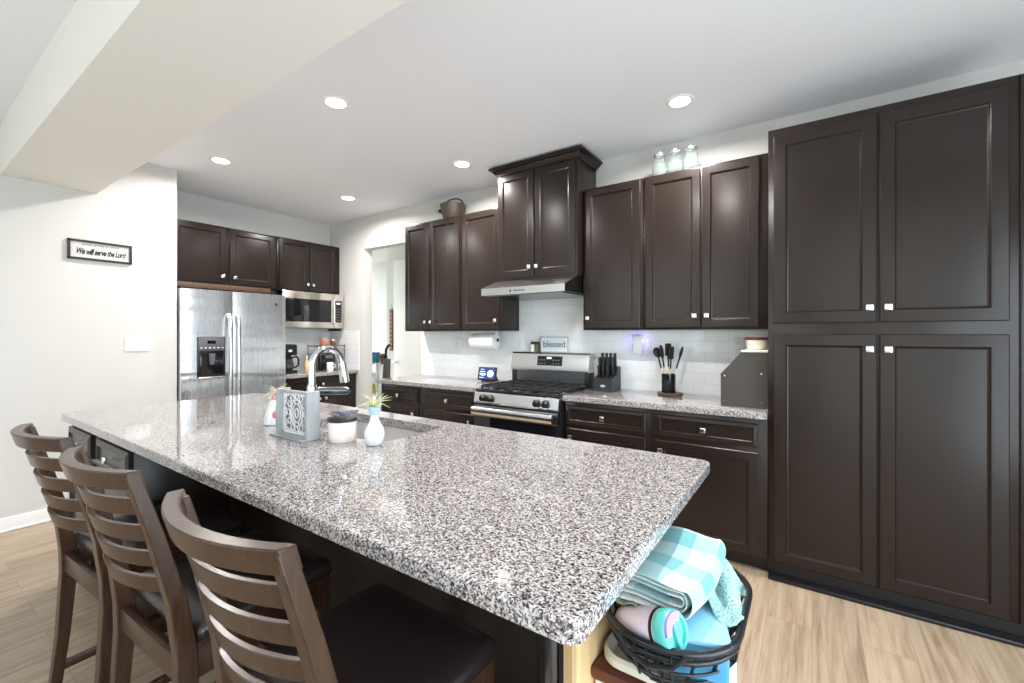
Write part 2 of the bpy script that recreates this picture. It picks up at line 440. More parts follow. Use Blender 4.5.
t = upper('hood_cabinet', 'tall dark cabinet with crown molding above the range hood', -2.235, -1.478, 1.803, 2.70, 3.05,
      [(-2.222, -1.866, 1.825, 2.692, -1.895, 1.90), (-1.856, -1.494, 1.825, 2.692, -1.826, 1.90)])
g = G()
cp = [(0, 2.705), (.010, 2.705), (.012, 2.715), (.024, 2.726), (.040, 2.742), (.046, 2.744), (.047, 2.750), (.058, 2.752), (.058, 2.768), (0, 2.768)]
rings = []
for (px, py, dx, dy) in ((-2.235, YW-.004, -1, 0), (-2.235, 3.05, -1, -1), (-1.478, 3.05, 1, -1), (-1.478, YW-.004, 1, 0)):
    rings.append([(px+dx*o_, py+dy*o_, z) for o_, z in cp])
g.loft(rings); g.box(-2.235, -1.478, 3.05, YW-.004, 2.70, 2.768)
obj('crown_molding', g, M['cab'], t, smooth=30)

# pantry
t = thing('pantry_cabinet', 'floor-to-ceiling dark pantry cabinet with four doors at the right', 'cabinet', (.3, YW, 0))
PX0, PX1, PY = -.205, .84, 2.858
obj('cabinet_body', G().box(PX0, PX1, PY, YW-.004, .075, 2.497, .002), M['cab'], t)
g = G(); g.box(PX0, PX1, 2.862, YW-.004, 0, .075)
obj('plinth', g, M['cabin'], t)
g = G(); g.box(PX0+.002, PX1, 2.795, 2.860, 0, .022, .008); obj('shoe_molding', g, M['black'], t)
add_door('N', -.178, .2685, 1.412, 2.452, PY, t, (.237, 1.486), fr=.062)
add_door('N', .2775, .7215, 1.412, 2.452, PY, t, (.309, 1.486), fr=.062)
add_door('N', -.178, .2685, .082, 1.351, PY, t, (.237, 1.277), fr=.062)
add_door('N', .2775, .7215, .082, 1.351, PY, t, (.309, 1.277), fr=.062)
g = G(); 
for dx in (.755, .79): g.box(dx, dx+.012, PY-.006, PY, .08, 2.49, .002)
obj('fluted_filler', g, M['cab'], t)

# base cabinets, range wall
def base(name, label, x0, x1, cols, grp='dark base cabinets along the range wall'):
    t = thing(name, label, 'cabinet', ((x0+x1)/2, YW, 0), 0, grp)
    obj('cabinet_body', G().box(x0, x1, 2.84, YW-.01, .09, .875, .001), M['cab'], t)
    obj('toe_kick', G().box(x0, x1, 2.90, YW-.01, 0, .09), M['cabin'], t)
    for (a, b, drs) in cols:
        add_door('N', a, b, .711, .845, 2.84, t, ((a+b)/2, .778), 'drawer', True)
        for (c, e, kx) in drs: add_door('N', c, e, .095, .681, 2.84, t, (kx, .62))
    return t
base('base_cabinet', 'dark base cabinet with drawer just right of the range', -1.475, -.858, [(-1.465, -.890, [(-1.465, -.890, -1.42)])])
base('base_cabinet', 'dark base cabinet with wide drawer and door beside the pantry', -.856, -.207, [(-.826, -.252, [(-.826, -.252, -.79)])])
base('base_cabinet', 'dark base cabinet left of range, nearest the hall opening', -3.50, -2.936, [(-3.485, -2.968, [(-3.485, -2.968, -3.02)])])
base('base_cabinet', 'dark base cabinet touching the left side of the range', -2.934, -2.262, [(-2.904, -2.305, [(-2.904, -2.305, -2.35)])])

def slab(name, label, outline_fn, z0, z1, hole=None, ch=.004):
    g = G(); bm = g.bm
    def ring(pts, z): return [bm.verts.new((x, y, z)) for x, y in pts]
    def side(a, b):
        n = len(a)
        for i in range(n): bm.faces.new([a[i], a[(i+1) % n], b[(i+1) % n], b[i]])
    o0 = ring(outline_fn(ch), z0); o1 = ring(outline_fn(0), z0+ch); o2 = ring(outline_fn(0), z1-ch); o3 = ring(outline_fn(ch*.35), z1-ch*.35); o4 = ring(outline_fn(ch), z1)
    for a, b in ((o0, o1), (o1, o2), (o2, o3), (o3, o4)): side(a, b)
    if hole:
        h0 = ring(hole, z0); h1 = ring(hole, z1); side(h0, h1)
        for o_, h_ in ((o0, h0), (o4, h1)):
            es = []
            for L_ in (o_, h_):
                n = len(L_)
                for i in range(n):
                    e = bm.edges.get((L_[i], L_[(i+1) % n])) or bm.edges.new((L_[i], L_[(i+1) % n])); es.append(e)
            bmesh.ops.triangle_fill(bm, edges=es, use_beauty=True)
    else:
        bm.faces.new(o4); bm.faces.new(list(reversed(o0)))
    o = obj(name, g, M['granite'], smooth=25); tag(o, label, 'countertop'); return o
def rect_out(x0, x1, y0, y1, r=.006):
    return lambda i: rrect(x0+i, x1-i, y0+i, y1-i, r, 4)
slab('countertop', 'speckled granite countertop right of the range, below the knife block', rect_out(-1.478, -.207, 2.798, YW-.009), .876, .915)
slab('countertop', 'speckled granite countertop left of the range, ending at the hall opening', rect_out(-3.525, -2.262, 2.798, YW-.009), .876, .915)
slab('countertop', 'granite countertop under the microwave and coffee maker', rect_out(XF+.009, -4.62, 2.47, YW-.009), .876, .915)

# fridge-wall cabinets
t = thing('base_cabinet', 'dark base cabinet under the coffee maker counter next to fridge', 'cabinet', (XF, 2.95, 0))
obj('cabinet_body', G().box(XF+.01, -4.66, 2.475, YW-.01, .09, .875, .001), M['cab'], t)
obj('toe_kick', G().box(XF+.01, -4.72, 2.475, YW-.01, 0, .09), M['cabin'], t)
add_door('E', 2.50, 3.33, .711, .845, -4.66, t, (2.925, .785), 'drawer', True)
add_door('E', 2.50, 2.918, .095, .681, -4.66, t, (2.885, .62)); add_door('E', 2.926, 3.33, .095, .681, -4.66, t, (2.962, .62))
def fupper(label, y0, y1, x1, z0, z1, doors, kz):
    t = thing('upper_cabinet', label, 'cabinet', (XF, (y0+y1)/2, z0), 0, 'dark upper cabinets on the refrigerator wall')
    obj('cabinet_body', G().box(XF, x1, y0, y1, z0, z1, .002), M['cab'], t)
    for a, b, ky in doors: add_door('E', a, b, z0+.014, z1-.016, x1, t, (ky, kz))
    return t
t = fupper('wide dark two-door cabinet directly above the stainless refrigerator', 1.53, 2.535, -4.89, 1.85, 2.435, [(1.575, 2.022, 1.985), (2.06, 2.505, 2.098)], 1.93)
obj('bottom_rail', G().box(-5.15, -4.885, 1.53, 2.47, 1.80, 1.85, .002), woodm('brown_raw_edge', rgb(70, 48, 36), rgb(92, 66, 50)), t)
fupper('dark two-door upper cabinet above the over-the-counter microwave', 2.60, 3.392, -5.0, 1.857, 2.465, [(2.615, 2.978, 2.948), (2.988, 3.345, 3.018)], 1.945)
g = G(); g.box(XF, -4.98, 3.37, 3.392, 1.395, 1.857, .001)
tag(obj('filler_panel', g, M['cab']), 'narrow dark filler panel beside the microwave at the room corner', 'panel')

# ------------------------------------------------------------------ island
IX0, IX1, IY0, IY1 = -3.434, -.287, .592, 1.641
SX0, SX1, SY0, SY1 = -2.09, -1.425, 1.155, 1.52
def iout(i):
    r = .028
    return rrect(IX0+i, IX1-i, IY0+i, IY1-i, r, 7)
slab('island_countertop', 'large speckled granite island top with an undermount sink', iout, .875, .915, [(x, y) for x, y in rrect(SX0, SX1, SY0, SY1, .03, 5)], .006)
t = thing('kitchen_island', 'dark kitchen island base with drawers at the far seating end', 'island', (-1.9, 1.2, 0))
g = G(); g.box(-3.39, -2.38, .632, 1.0, .09, .875, .002)
obj('end_cabinet', g, M['cab'], t)
g = G(); g.box(-3.39, SX0-.05, 1.0, 1.60, .09, .875); g.box(SX1+.05, -.434, 1.0, 1.60, .09, .875)
g.box(SX0-.05, SX1+.05, 1.0, 1.10, .09, .875); g.box(SX0-.05, SX1+.05, 1.56, 1.60, .09, .875); g.box(SX0-.05, SX1+.05, 1.10, 1.56, .09, .5)
obj('island_body', g, M['cab'], t)
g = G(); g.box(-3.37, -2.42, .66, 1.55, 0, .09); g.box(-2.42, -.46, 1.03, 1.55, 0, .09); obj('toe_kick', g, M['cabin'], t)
for a, b in ((-3.38, -2.963), (-2.858, -2.395)):
    add_door('N', a, b, .728, .846, .632, t, ((a+b)/2, .785), 'drawer', True)
    add_door('N', a, b, .10, .70, .632, t, (b-.04 if a < -3 else a+.04, .64))
g = G(); g.box(-.432, -.412, .845, 1.60, 0, .875)
obj('end_panel', g, M['pine'], t)['label'] = 'pale unfinished wooden end panel'
g = G(); g.box(-.432, -.412, .824, .845, 0, .875); obj('end_panel_edge', g, M['plyedge'], t)
g = G(); g.box(-.50, -.434, .84, .90, 0, .875, .004)
cpo = obj('corner_post', g, M['black'], t)
obj('reflection_strip', G().box(-.484, -.452, .832, .841, 0, .873, .003), M['darksteel'], t)  # grey strip stands in for a reflection on the dark island side
# sink
t = thing('sink', 'stainless steel undermount sink set into the island top', 'sink', ((SX0+SX1)/2, (SY0+SY1)/2, .66))
m = 0
g = G()
rings = [[(x, y, .872) for x, y in rrect(SX0-.012, SX1+.012, SY0-.012, SY1+.012, .04, 6)],
         [(x, y, .872) for x, y in rrect(SX0+.004, SX1-.004, SY0+.004, SY1-.004, .035, 6)],
         [(x, y, .70) for x, y in rrect(SX0+.010, SX1-.010, SY0+.010, SY1-.010, .04, 6)],
         [(x, y, .672) for x, y in rrect(SX0+.03, SX1-.03, SY0+.03, SY1-.03, .05, 6)],
         [(x, y, .668) for x, y in rrect(SX0+.2, SX1-.2, SY0+.12, SY1-.12, .05, 6)]]
g.loft(rings, False, True); obj('basin', g, steel('sink_steel', .72, .38), t, solid=.002)
g = G(); g.lathe([(.045, .6695), (.045, .674), (.036, .675), (.03, .671), (.002, .671)], ((SX0+SX1)/2, (SY0+SY1)/2, 0), 24); obj('drain', g, M['chrome'], t)
# sponge in the sink
g = G(); g.box(-1.80, -1.70, 1.20, 1.26, .70, .86, .012, 3)
tag(obj('scrub_sponge', g, woodm('copper_sponge', rgb(150, 96, 58), rgb(190, 136, 92), .7, (60, 60, 60))), 'copper brown scrub sponge leaning inside the sink', 'sponge')
# faucet
FX, FY = -1.797, 1.085
t = thing('faucet', 'tall gooseneck pull-down faucet on the island behind the sink', 'faucet', (FX, FY, .915))
g = G(); g.lathe([(.030, .915), (.030, .925), (.022, .932), (.021, 1.12), (.016, 1.135)], (FX, FY, 0), 28); obj('faucet_body', g, M['chrome'], t)
g = G(); pts = [(FX, FY, 1.05), (FX, FY, 1.12), (FX, FY, 1.20)]; R_ = .072
for k in range(0, 17):
    a = PI-PI*1.05*k/16; pts.append((FX, FY+R_+R_*math.cos(a), 1.21+R_*1.08*math.sin(a)))
pts.append((FX, FY+2*R_+.004, 1.19))
g.tube(pts, .0145, 16); obj('spout', g, M['chrome'], t)
g = G(); g.tube([(FX, FY+2*R_+.003, 1.225), (FX, FY+2*R_+.007, 1.20), (FX, FY+2*R_+.014, 1.16), (FX, FY+2*R_+.018, 1.130)], [.017, .019, .021, .021], 18); obj('spray_head', g, M['nickel'], t)
g = G(); dr = Vector((.86, .32, 0)).normalized(); b0 = Vector((FX, FY, 1.095)); g.tube([b0, b0+dr*.03], .016, 16)
g.tube([b0+dr*.03+Vector((0, 0, .01)), b0+dr*.05+Vector((0, 0, .012)), b0+dr*.17+Vector((0, 0, .016)), b0+dr*.185+Vector((0, 0, .016))], [.016, .0175, .0165, .011], 16)
obj('lever_handle', g, M['darksteel'], t)

# ------------------------------------------------------------------ refrigerator
t = thing('refrigerator', 'stainless steel side-by-side refrigerator with an ice dispenser', 'refrigerator', (-4.85, 1.97, 0))
FY0, FY1, FS, FZ = 1.518, 2.432, 1.925, 1.755
obj('fridge_body', G().box(XF+.02, -4.585, FY0+.004, FY1-.004, .02, FZ-.005, .004), M['greyplastic'], t)
def fdoor(y0, y1, name, rec=None):
    g = G(); z0, z1 = .09, FZ; n = 14
    # gently bowed door front
    def xf(u): return -4.512+.014*(1-(2*u-1)**4)
    ring_f = []
    P0 = []
    us = [i/n for i in range(n+1)]
    pl = [(-4.58, y0)] + [(xf(u), y0+(y1-y0)*u) for u in us] + [(-4.58, y1)]
    g.loft([[(x, y, z0) for x, y in pl], [(x, y, z1) for x, y in pl]])
    return obj(name, g, M['fridge'], t, smooth=50)
fl = fdoor(FY0, FS-.003, 'freezer_door'); fr_ = fdoor(FS+.003, FY1, 'fridge_door')
for yy, par in ((FS-.035, fl), (FS+.035, fr_)):
    g = G(); pts = []
    zs = [.30, .36, .45, 1.0, 1.40, 1.49, 1.545]
    xs = [-4.50, -4.462, -4.452, -4.448, -4.452, -4.462, -4.50]
    rings = []
    for z, x in zip(zs, xs): rings.append([(x-.008, yy-.016, z), (x+.006, yy-.016, z), (x+.012, yy-.009, z), (x+.012, yy+.009, z), (x+.006, yy+.016, z), (x-.008, yy+.016, z)])
    g.loft(rings); obj('handle', g, M['steel'], par, smooth=50)
# dispenser
dsp = obj('dispenser_housing', G().box(-4.51, -4.488, 1.632, 1.858, .962, 1.332, .006), M['black'], fl)
g = G(); g.box(-4.489, -4.4835, 1.640, 1.850, 1.205, 1.326, .003); obj('dispenser_panel', g, M['greyplastic'], fl)
g = G(); g.box(-4.4845, -4.482, 1.71, 1.775, 1.268, 1.296); 
g2 = G()
for k in range(6): g2.box(-4.4845, -4.4825, 1.655+k*.034, 1.668+k*.034, 1.226, 1.236)
obj('display', g, M['blackglass'], fl); obj('button_row', g2, M['white'], fl)
g = G(); g.box(-4.492, -4.484, 1.652, 1.838, .99, 1.20, .004); obj('dispenser_recess', g, M['blackglass'], fl)
g = G(); g.prism([(1.72, 1.18), (1.77, 1.18), (1.762, 1.08), (1.728, 1.08)], 'X', -4.486, -4.476); obj('paddle', g, M['greyplastic'], fl)
g = G(); g.box(-4.51, -4.474, 1.640, 1.850, .955, .972, .004); obj('drip_tray', g, M['nickel'], fl)
g = G(); g.cyl((-4.5, 2.33, 1.655), .016, .004, 24, Matrix.Rotation(PI/2, 3, 'Y')); bd = obj('round_badge', g, M['darksteel'], fr_)
text_mesh('badge_letters', 'GE', .02, M['nickel'], fr_, Matrix.Translation((-4.4955, 2.33, 1.655)) @ FACE_PX, shear=.3)
g = G(); g.box(-4.56, -4.53, FY0+.01, FY1-.01, .02, .085); obj('kick_grille', g, M['black'], t)

# ------------------------------------------------------------------ microwave
t = thing('microwave', 'stainless over-the-counter microwave with black glass door', 'microwave', (-5.05, 2.98, 1.42))
MX = -4.905; MY0, MY1, MZ0, MZ1 = 2.603, 3.365, 1.425, 1.853
obj('microwave_body', G().box(XF+.01, MX, MY0, MY1, MZ0, MZ1, .004), M['darksteel'], t)
warm = steel('warm_steel', .72, .2, 'V', (1, .93, .84))
g = G(); g.box(MX, MX+.022, MY0, 3.24, MZ0+.005, MZ1-.004, .004); dd = obj('microwave_door', g, warm, t)
g = G(); g.box(MX+.0205, MX+.0235, MY0+.02, 3.20, MZ0+.075, MZ1-.085, .002); obj('door_glass', g, M['blackglass'], dd)
g = G(); g.tube([(MX+.022, 3.222, MZ0+.06), (MX+.05, 3.222, MZ0+.07), (MX+.05, 3.222, MZ1-.07), (MX+.022, 3.222, MZ1-.06)], .009, 12); obj('handle', g, M['nickel'], dd)
g = G(); g.box(MX, MX+.022, 3.243, MY1, MZ0+.005, MZ1-.004, .004); cp_ = obj('control_panel', g, warm, t)
g = G(); g.box(MX+.0205, MX+.0235, 3.255, MY1-.02, MZ0+.075, MZ1-.085, .002); obj('keypad', g, mat('brown_black_keypad', rgb(44, 36, 34), .2), cp_)
g = G(); g.box(MX+.0232, MX+.0245, 3.275, MY1-.045, MZ1-.125, MZ1-.11); obj('clock_display', g, mat('clock_glow', (1, 1, 1, 1), emit=(1, 1, 1, 1), es=1.5), cp_)
g = G()
for r_ in range(5):
    for c_ in range(3): g.box(MX+.0232, MX+.0242, 3.272+c_*.026, 3.284+c_*.026, MZ0+.10+r_*.034, MZ0+.108+r_*.034)
obj('keypad_marks', g, M['greyink'], cp_)

# ------------------------------------------------------------------ range
t = thing('gas_range', 'stainless steel gas range with black grates and oven door', 'range', (-1.87, YW, 0))
RX0, RX1 = -2.254, -1.486; RY = 2.765
obj('range_body', G().box(RX0, RX1, RY+.02, YW-.02, .06, .895, .003), M['black'], t)
g = G(); g.box(RX0+.02, RX1-.02, RY+.08, YW-.1, 0, .06); obj('range_feet', g, M['matteblack'], t)
obj('cooktop', G().box(RX0, RX1, RY+.005, 3.30, .893, .912, .006), M['cooktop'], t)
g = G(); g.prism([(RY-.005, .800), (RY-.015, .815), (RY+.0, .888), (RY+.02, .900), (RY+.06, .900), (RY+.06, .80)], 'X', RX0, RX1)
cp_ = obj('control_panel', g, M['steel'], t, smooth=20)
for kx in (-2.16, -2.09, -1.665, -1.59):
    g = G(); R = Matrix.Rotation(PI/2+.15, 3, 'X')
    g.lathe([(.028, 0), (.028, .008), (.024, .012), (.022, .032), (.018, .037), (.002, .037)], (kx, RY-.008, .848), 24, R)
    g.box(kx-.004, kx+.004, RY-.054, RY-.03, .83, .874, .002)
    obj('knob', g, M['black'], cp_)
g = G(); g.box(RX0+.004, RX1-.004, RY-.02, RY+.02, .22, .788, .006)
od = obj('oven_door', g, M['blackglass'], t)
g = G(); g.box(RX0+.002, RX1-.002, RY-.022, RY+.018, .70, .790, .004); obj('door_trim', g, M['darksteel'], od)
g = G()
g.prism([(RY-.070, .722), (RY-.078, .732), (RY-.078, .770), (RY-.070, .780), (RY-.058, .780), (RY-.052, .770), (RY-.052, .732), (RY-.058, .722)], 'X', RX0+.02, RX1-.02)
for xx in (RX0+.05, RX1-.09): g.box(xx, xx+.04, RY-.06, RY-.018, .745, .77, .003)
obj('handle', g, M['steel'], od, smooth=50)
g = G(); g.box(RX0+.004, RX1-.004, RY-.015, RY+.02, .065, .212, .006); obj('storage_drawer', g, M['steel'], t)
# backguard
bgd = obj('backguard', G().prism([(3.298, .905), (3.298, 1.035), (3.375, 1.04), (3.375, .905)], 'X', RX0+.02, RX1-.02), M['darksteel'], t, smooth=20)
g = G(); g.prism([(3.272, 1.038), (3.270, 1.05), (3.292, 1.182), (3.31, 1.196), (3.378, 1.196), (3.378, 1.038)], 'X', RX0+.004, RX1-.004)
bp = obj('backguard_panel', g, M['steel'], t, smooth=20)
g = G(); g.prism([(3.2705, 1.085), (3.2855, 1.165), (3.295, 1.165), (3.28, 1.085)], 'X', -1.975, -1.735); obj('display_panel', g, M['blackglass'], bp)
g = G(); g.prism([(3.2806, 1.138), (3.2834, 1.156), (3.285, 1.156), (3.282, 1.138)], 'X', -1.88, -1.84); obj('clock_display', g, mat('clock_glow_range', (1, 1, 1, 1), emit=(1, 1, 1, 1), es=1.4), bp)
g = G()
for k in range(8):
    if k in (3, 4): continue
    for q in range(2): g.prism([(3.2725+.0057*q, 1.098+.03*q), (3.2740+.0057*q, 1.106+.03*q), (3.276+.0057*q, 1.106+.03*q), (3.2745+.0057*q, 1.098+.03*q)], 'X', -1.961+k*.027, -1.947+k*.027)
obj('button_row', g, M['greyink'], bp)
g = G(); g.box(RX1-.05, RX1-.004, 3.29, 3.39, .905, 1.04, .003); g.box(RX0+.004, RX0+.05, 3.29, 3.39, .905, 1.04, .003); obj('backguard_support', g, M['black'], t)
for i in range(3):                                                  # three continuous grates
    x0 = RX0+.02+i*.245; x1 = x0+.238; g = G()
    for yy in (RY+.06, 3.02, 3.26): g.box(x0, x1, yy-.006, yy+.006, .925, .940, .002)
    for xx in (x0+.006, (x0+x1)/2, x1-.006): g.box(xx-.006, xx+.006, RY+.06, 3.26, .925, .942, .002)
    for yy in (RY+.17, 3.14):
        g.box(x0, x1, yy-.005, yy+.005, .926, .942, .002)
    for xx in (x0+.006, x1-.006):
        for yy in (RY+.06, 3.02, 3.26): g.box(xx-.007, xx+.007, yy-.007, yy+.007, .910, .93)
    obj('grate', g, M['castiron'], t)
for bx_, by_ in ((-2.12, 2.93), (-2.12, 3.14), (-1.87, 3.03), (-1.62, 2.93), (-1.62, 3.14)):
    g = G(); g.lathe([(.045, .911), (.045, .917), (.034, .92), (.034, .925), (.002, .926)], (bx_, by_, 0), 24); obj('burner', g, M['castiron'], t)

# hood
t = thing('range_hood', 'slim stainless under-cabinet range hood above the gas range', 'hood', (-1.87, YW, 1.66))
g = G(); g.prism([(2.842, 1.668), (2.842, 1.724), (3.045, 1.801), (YW-.01, 1.801), (YW-.01, 1.668)], 'X', -2.25, -1.482)
hb = obj('hood_shell', g, M['steel'], t, smooth=20)
g = G(); g.box(-2.22, -1.51, 2.87, 3.37, 1.660, 1.668); obj('filter_panel', g, M['darksteel'], t)
g = G()
for k in range(5): g.box(-1.93+k*.022, -1.918+k*.022, 2.8405, 2.842, 1.69, 1.70)
g.box(-1.965, -1.955, 2.8395, 2.842, 1.683, 1.706)
obj('button_row', g, M['ink'], hb)
g = G()
for s_, a in ((1, -1.4825), (0, -2.2525)): g.prism([(2.843, 1.669), (2.843, 1.723), (3.045, 1.802), (YW-.01, 1.802), (YW-.01, 1.669)], 'X', a, a+.003)
obj('side_panel', g, M['darksteel'], t)  # darker plates put the black reflection of the hood sides into colour

# ------------------------------------------------------------------ bar stools
def curve_pts(x0, x1, y0, z, sag, n=14):
    return [(x0+(x1-x0)*i/n, y0-sag*(1-(2*i/n-1)**2), z) for i in range(n+1)]
def make_stool():
    t = thing('bar_stool', 'dark ladder-back bar stool closest to the camera, nearest the basket end of the island', 'bar stool', (0, 0, 0), 0, 'ladder-back bar stools along the island')
    def post(s):
        g = G(); rings = []
        # (y centre, z, half width x, half depth y, x centre)
        for (yc, z, hx, hy, xc) in ((-.232, 0, .016, .015, .205), (-.205, .25, .018, .018, .205), (-.190, .48, .020, .022, .204), (-.192, .56, .020, .022, .203), (-.210, .70, .020, .019, .200), (-.250, .87, .018, .016, .196), (-.295, 1.030, .0165, .014, .193)):
            x = s*xc
            rings.append([(x-hx, yc-hy, z), (x+hx, yc-hy, z), (x+hx, yc+hy, z), (x-hx, yc+hy, z)])
        g.loft(rings); return g
    for s in (-1, 1): 
        o = obj('rear_leg', post(s), M['stool'], t, smooth=25, world=False)
        b = o.modifiers.new('bev', 'BEVEL'); b.width = .003; b.segments = 2
    def slat(zc, hh, yc, th, sag, x=.188, lean=.28):
        g = G(); pts = curve_pts(-x, x, yc, zc, sag); rings = []
        for p in pts:
            rings.append([(p[0], p[1]-th/2+lean*hh, p[2]-hh), (p[0], p[1]+th/2+lean*hh, p[2]-hh), (p[0], p[1]+th/2-lean*hh, p[2]+hh), (p[0], p[1]-th/2-lean*hh, p[2]+hh)])
        g.loft(rings); return g
    o = obj('crest_rail', slat(1.016, .022, -.288, .029, .056, .2095), M['stool'], t, smooth=25, world=False)
    b = o.modifiers.new('bev', 'BEVEL'); b.width = .003; b.segments = 2
    for z, y in ((.945, -.270), (.876, -.252), (.807, -.234), (.738, -.219)):
        o = obj('back_slat', slat(z, .0215, y, .013, .05, .187), M['stool'], t, smooth=25, world=False)
        b = o.modifiers.new('bev', 'BEVEL'); b.width = .002; b.segments = 1
    g = G(); g.box(-.19, .19, -.206, -.180, .485, .548, .003); g.box(-.19, .19, .165, .190, .515, .575, .003)
    for s in (-1, 1): g.box(s*.203-.012, s*.203+.012, -.19, .18, .485, .575, .003)
    obj('seat_rail', g, M['stool'], t, smooth=25, world=False)
    def seatf(u, v):
        pass
    g = G(); rings = []
    for ins, z in ((.012, .572), (0, .582), (0, .602), (.006, .614), (.018, .622), (.05, .628), (.12, .632)):
        rings.append([(x, y, z) for x, y in rrect(-.225+ins, .225-ins, -.178+ins, .222-ins, max(.03-ins*.2, .008), 5)])
    g.loft(rings); obj('seat', g, M['leather'], t, smooth=60, world=False)
    for s in (-1, 1):
        g = G(); g.loft([[(s*.195-h_, .185-h_, z), (s*.195+h_, .185-h_, z), (s*.195+h_, .185+h_, z), (s*.195-h_, .185+h_, z)] for h_, z in ((.014, 0), (.021, .56), (.021, .575))])
        obj('front_leg', g, M['stool'], t, smooth=25, world=False)
    g = G(); g.box(-.19, .19, .175, .197, .20, .235, .003); obj('footrest', g, M['stool'], t, smooth=25, world=False)
    for s in (-1, 1): obj('stretcher', G().box(s*.199-.009, s*.199+.009, -.21, .18, .12, .15, .003), M['stool'], t, smooth=25, world=False)
    return t
stool = make_stool()
stool.location = (-.846, .640, 0); stool.rotation_euler = (0, 0, math.radians(0))
dup(stool, (-1.495, .625, 0), math.radians(2), 'dark ladder-back bar stool in the middle of the three at the island')
dup(stool, (-2.085, .615, 0), math.radians(3), 'dark ladder-back bar stool farthest from the camera, before the island drawers')

# ------------------------------------------------------------------ wall things
# framed sign
t = thing('wall_sign', 'black-framed white script sign hanging on the left wall', 'sign', (XS, 1.01, 1.99))
sy0, sy1, sz0, sz1 = .824, 1.198, 1.918, 2.068
g = G(); fx0, fx1 = XS+.001, XS+.020; b_ = .016
g.box(fx0, fx1, sy0, sy1, sz0, sz0+b_, .002); g.box(fx0, fx1, sy0, sy1, sz1-b_, sz1, .002); g.box(fx0, fx1, sy0, sy0+b_, sz0, sz1, .002); g.box(fx0, fx1, sy1-b_, sy1, sz0, sz1, .002)
obj('frame', g, M['signframe'], t)
obj('sign_board', G().box(fx0, XS+.009, sy0+.005, sy1-.005, sz0+.005, sz1-.005), mat('off_white_board', rgb(206, 204, 200), .9, spec=.1), t)
text_mesh('small_lettering', 'AS FOR ME AND MY HOUSE', .0165, M['ink'], t, Matrix.Translation((XS+.0096, 1.011, 2.033)) @ FACE_PX, space=1.05)
text_mesh('script_lettering', 'We will serve the Lord', .043, M['ink'], t, Matrix.Translation((XS+.0098, 1.011, 1.982)) @ FACE_PX @ Matrix.Diagonal((.80, 1.45, 1, 1)), shear=.4, space=.90, bold=.0012)
# switch plate
t = thing('light_switch', 'white three-gang light switch plate on the left wall', 'light switch', (XS, 1.24, 1.27))
g = G(); g.box(XS, XS+.006, 1.158, 1.322, 1.213, 1.329, .003, 2); obj('switch_plate', g, M['white'], t)
for k in range(3):
    g = G(); yy = 1.194+k*.046; g.box(XS+.005, XS+.008, yy-.006, yy+.006, 1.258, 1.284, .001); g.box(XS+.006, XS+.017, yy-.004, yy+.004, 1.272, 1.281, .001)
    obj('toggle', g, M['trim'], t)
# outlets in backsplash
def outlet(x, label, z=1.19):
    t = thing('outlet', label, 'outlet', (x, YW-.008, z), 0, 'white outlets on the backsplash')
    yq = YW-.008
    obj('outlet_plate', G().box(x-.036, x+.036, yq-.006, yq, z-.058, z+.058, .003), M['white'], t)
    for dz in (-.02, .02):
        g = G(); g.box(x-.016, x+.016, yq-.008, yq-.005, z+dz-.014, z+dz+.014, .003); g2 = G()
        o = obj('socket', g, M['trim'], t)
        for s in (-1, 1): g2.box(x+s*.006-.001, x+s*.006+.001, yq-.0085, yq-.0078, z+dz-.005, z+dz+.006)
        obj('slot', g2, M['greyplastic'], o)
outlet(-2.985, 'white outlet on the backsplash left of the paper towel roll', 1.24)
outlet(-.42, 'white outlet on the backsplash above the black bread box', 1.27)

# plug-in air freshener with violet glow
t = thing('plug_in_night_light', 'white plug-in air freshener glowing violet on the backsplash', 'night light', (-1.115, YW-.008, 1.27))
g = G(); yq = YW-.008
g.box(-1.158, -1.075, yq-.05, yq-.012, 1.198, 1.348, .014, 3); obj('plug_in_body', g, M['white'], t)
g = G(); g.box(-1.145, -1.088, yq-.013, yq-.004, 1.215, 1.340, .003); obj('glow_ring', g, mat('violet_led', (.3, .2, 1, 1), emit=(.28, .2, 1, 1), es=4), t)
g = G(); g.cyl((-1.116, yq-.03, 1.345), .012, .006, 16); obj('vent_cap', g, M['greyplastic'], t)
g = G(); g.box(-1.13, -1.10, yq-.02, yq, 1.19, 1.215, .003); obj('plug', g, M['trim'], t)
for dx in (-.05, .05):
    ld = bpy.data.lights.new('violet_glow', 'POINT'); ld.energy = .07 if dx < 0 else .035; ld.color = (.30, .22, 1); ld.shadow_soft_size = .012
    lo = bpy.data.objects.new('violet_glow', ld); C.objects.link(lo); lo.parent = t; lo.location = (dx, -.035, .03)

# paper towel holder (under cabinet)
t = thing('paper_towel_holder', 'paper towel roll on a holder under the cabinet left of range', 'paper towel', (-2.57, 3.28, 1.385))
R = Matrix.Rotation(PI/2, 3, 'Y'); zc = 1.285; yc = 3.27
g = G(); g.lathe([(.020, 0), (.068, 0), (.070, .003), (.070, .272), (.068, .275), (.020, .275)], (-2.69, yc, zc), 36, R, False, False); g.lathe([(.020, 0), (.020, .275)], (-2.69, yc, zc), 36, R, False, False)
obj('paper_roll', g, M['paper'], t)
g = G(); g.box(-2.410, -2.402, yc-.02, yc+.02, zc-.05, 1.383, .003); g.box(-2.704, -2.696, yc-.02, yc+.02, zc-.03, 1.383, .003); g.box(-2.704, -2.402, yc-.02, yc+.02, 1.377, 1.383); g.lathe([(.010, 0), (.010, .31)], (-2.71, yc, zc), 12, R)
obj('bracket', g, M['white'], t)
g = G(); g.cyl((-2.402, yc, zc+.015), .016, .014, 20, R, .003); obj('end_knob', g, M['black'], t)

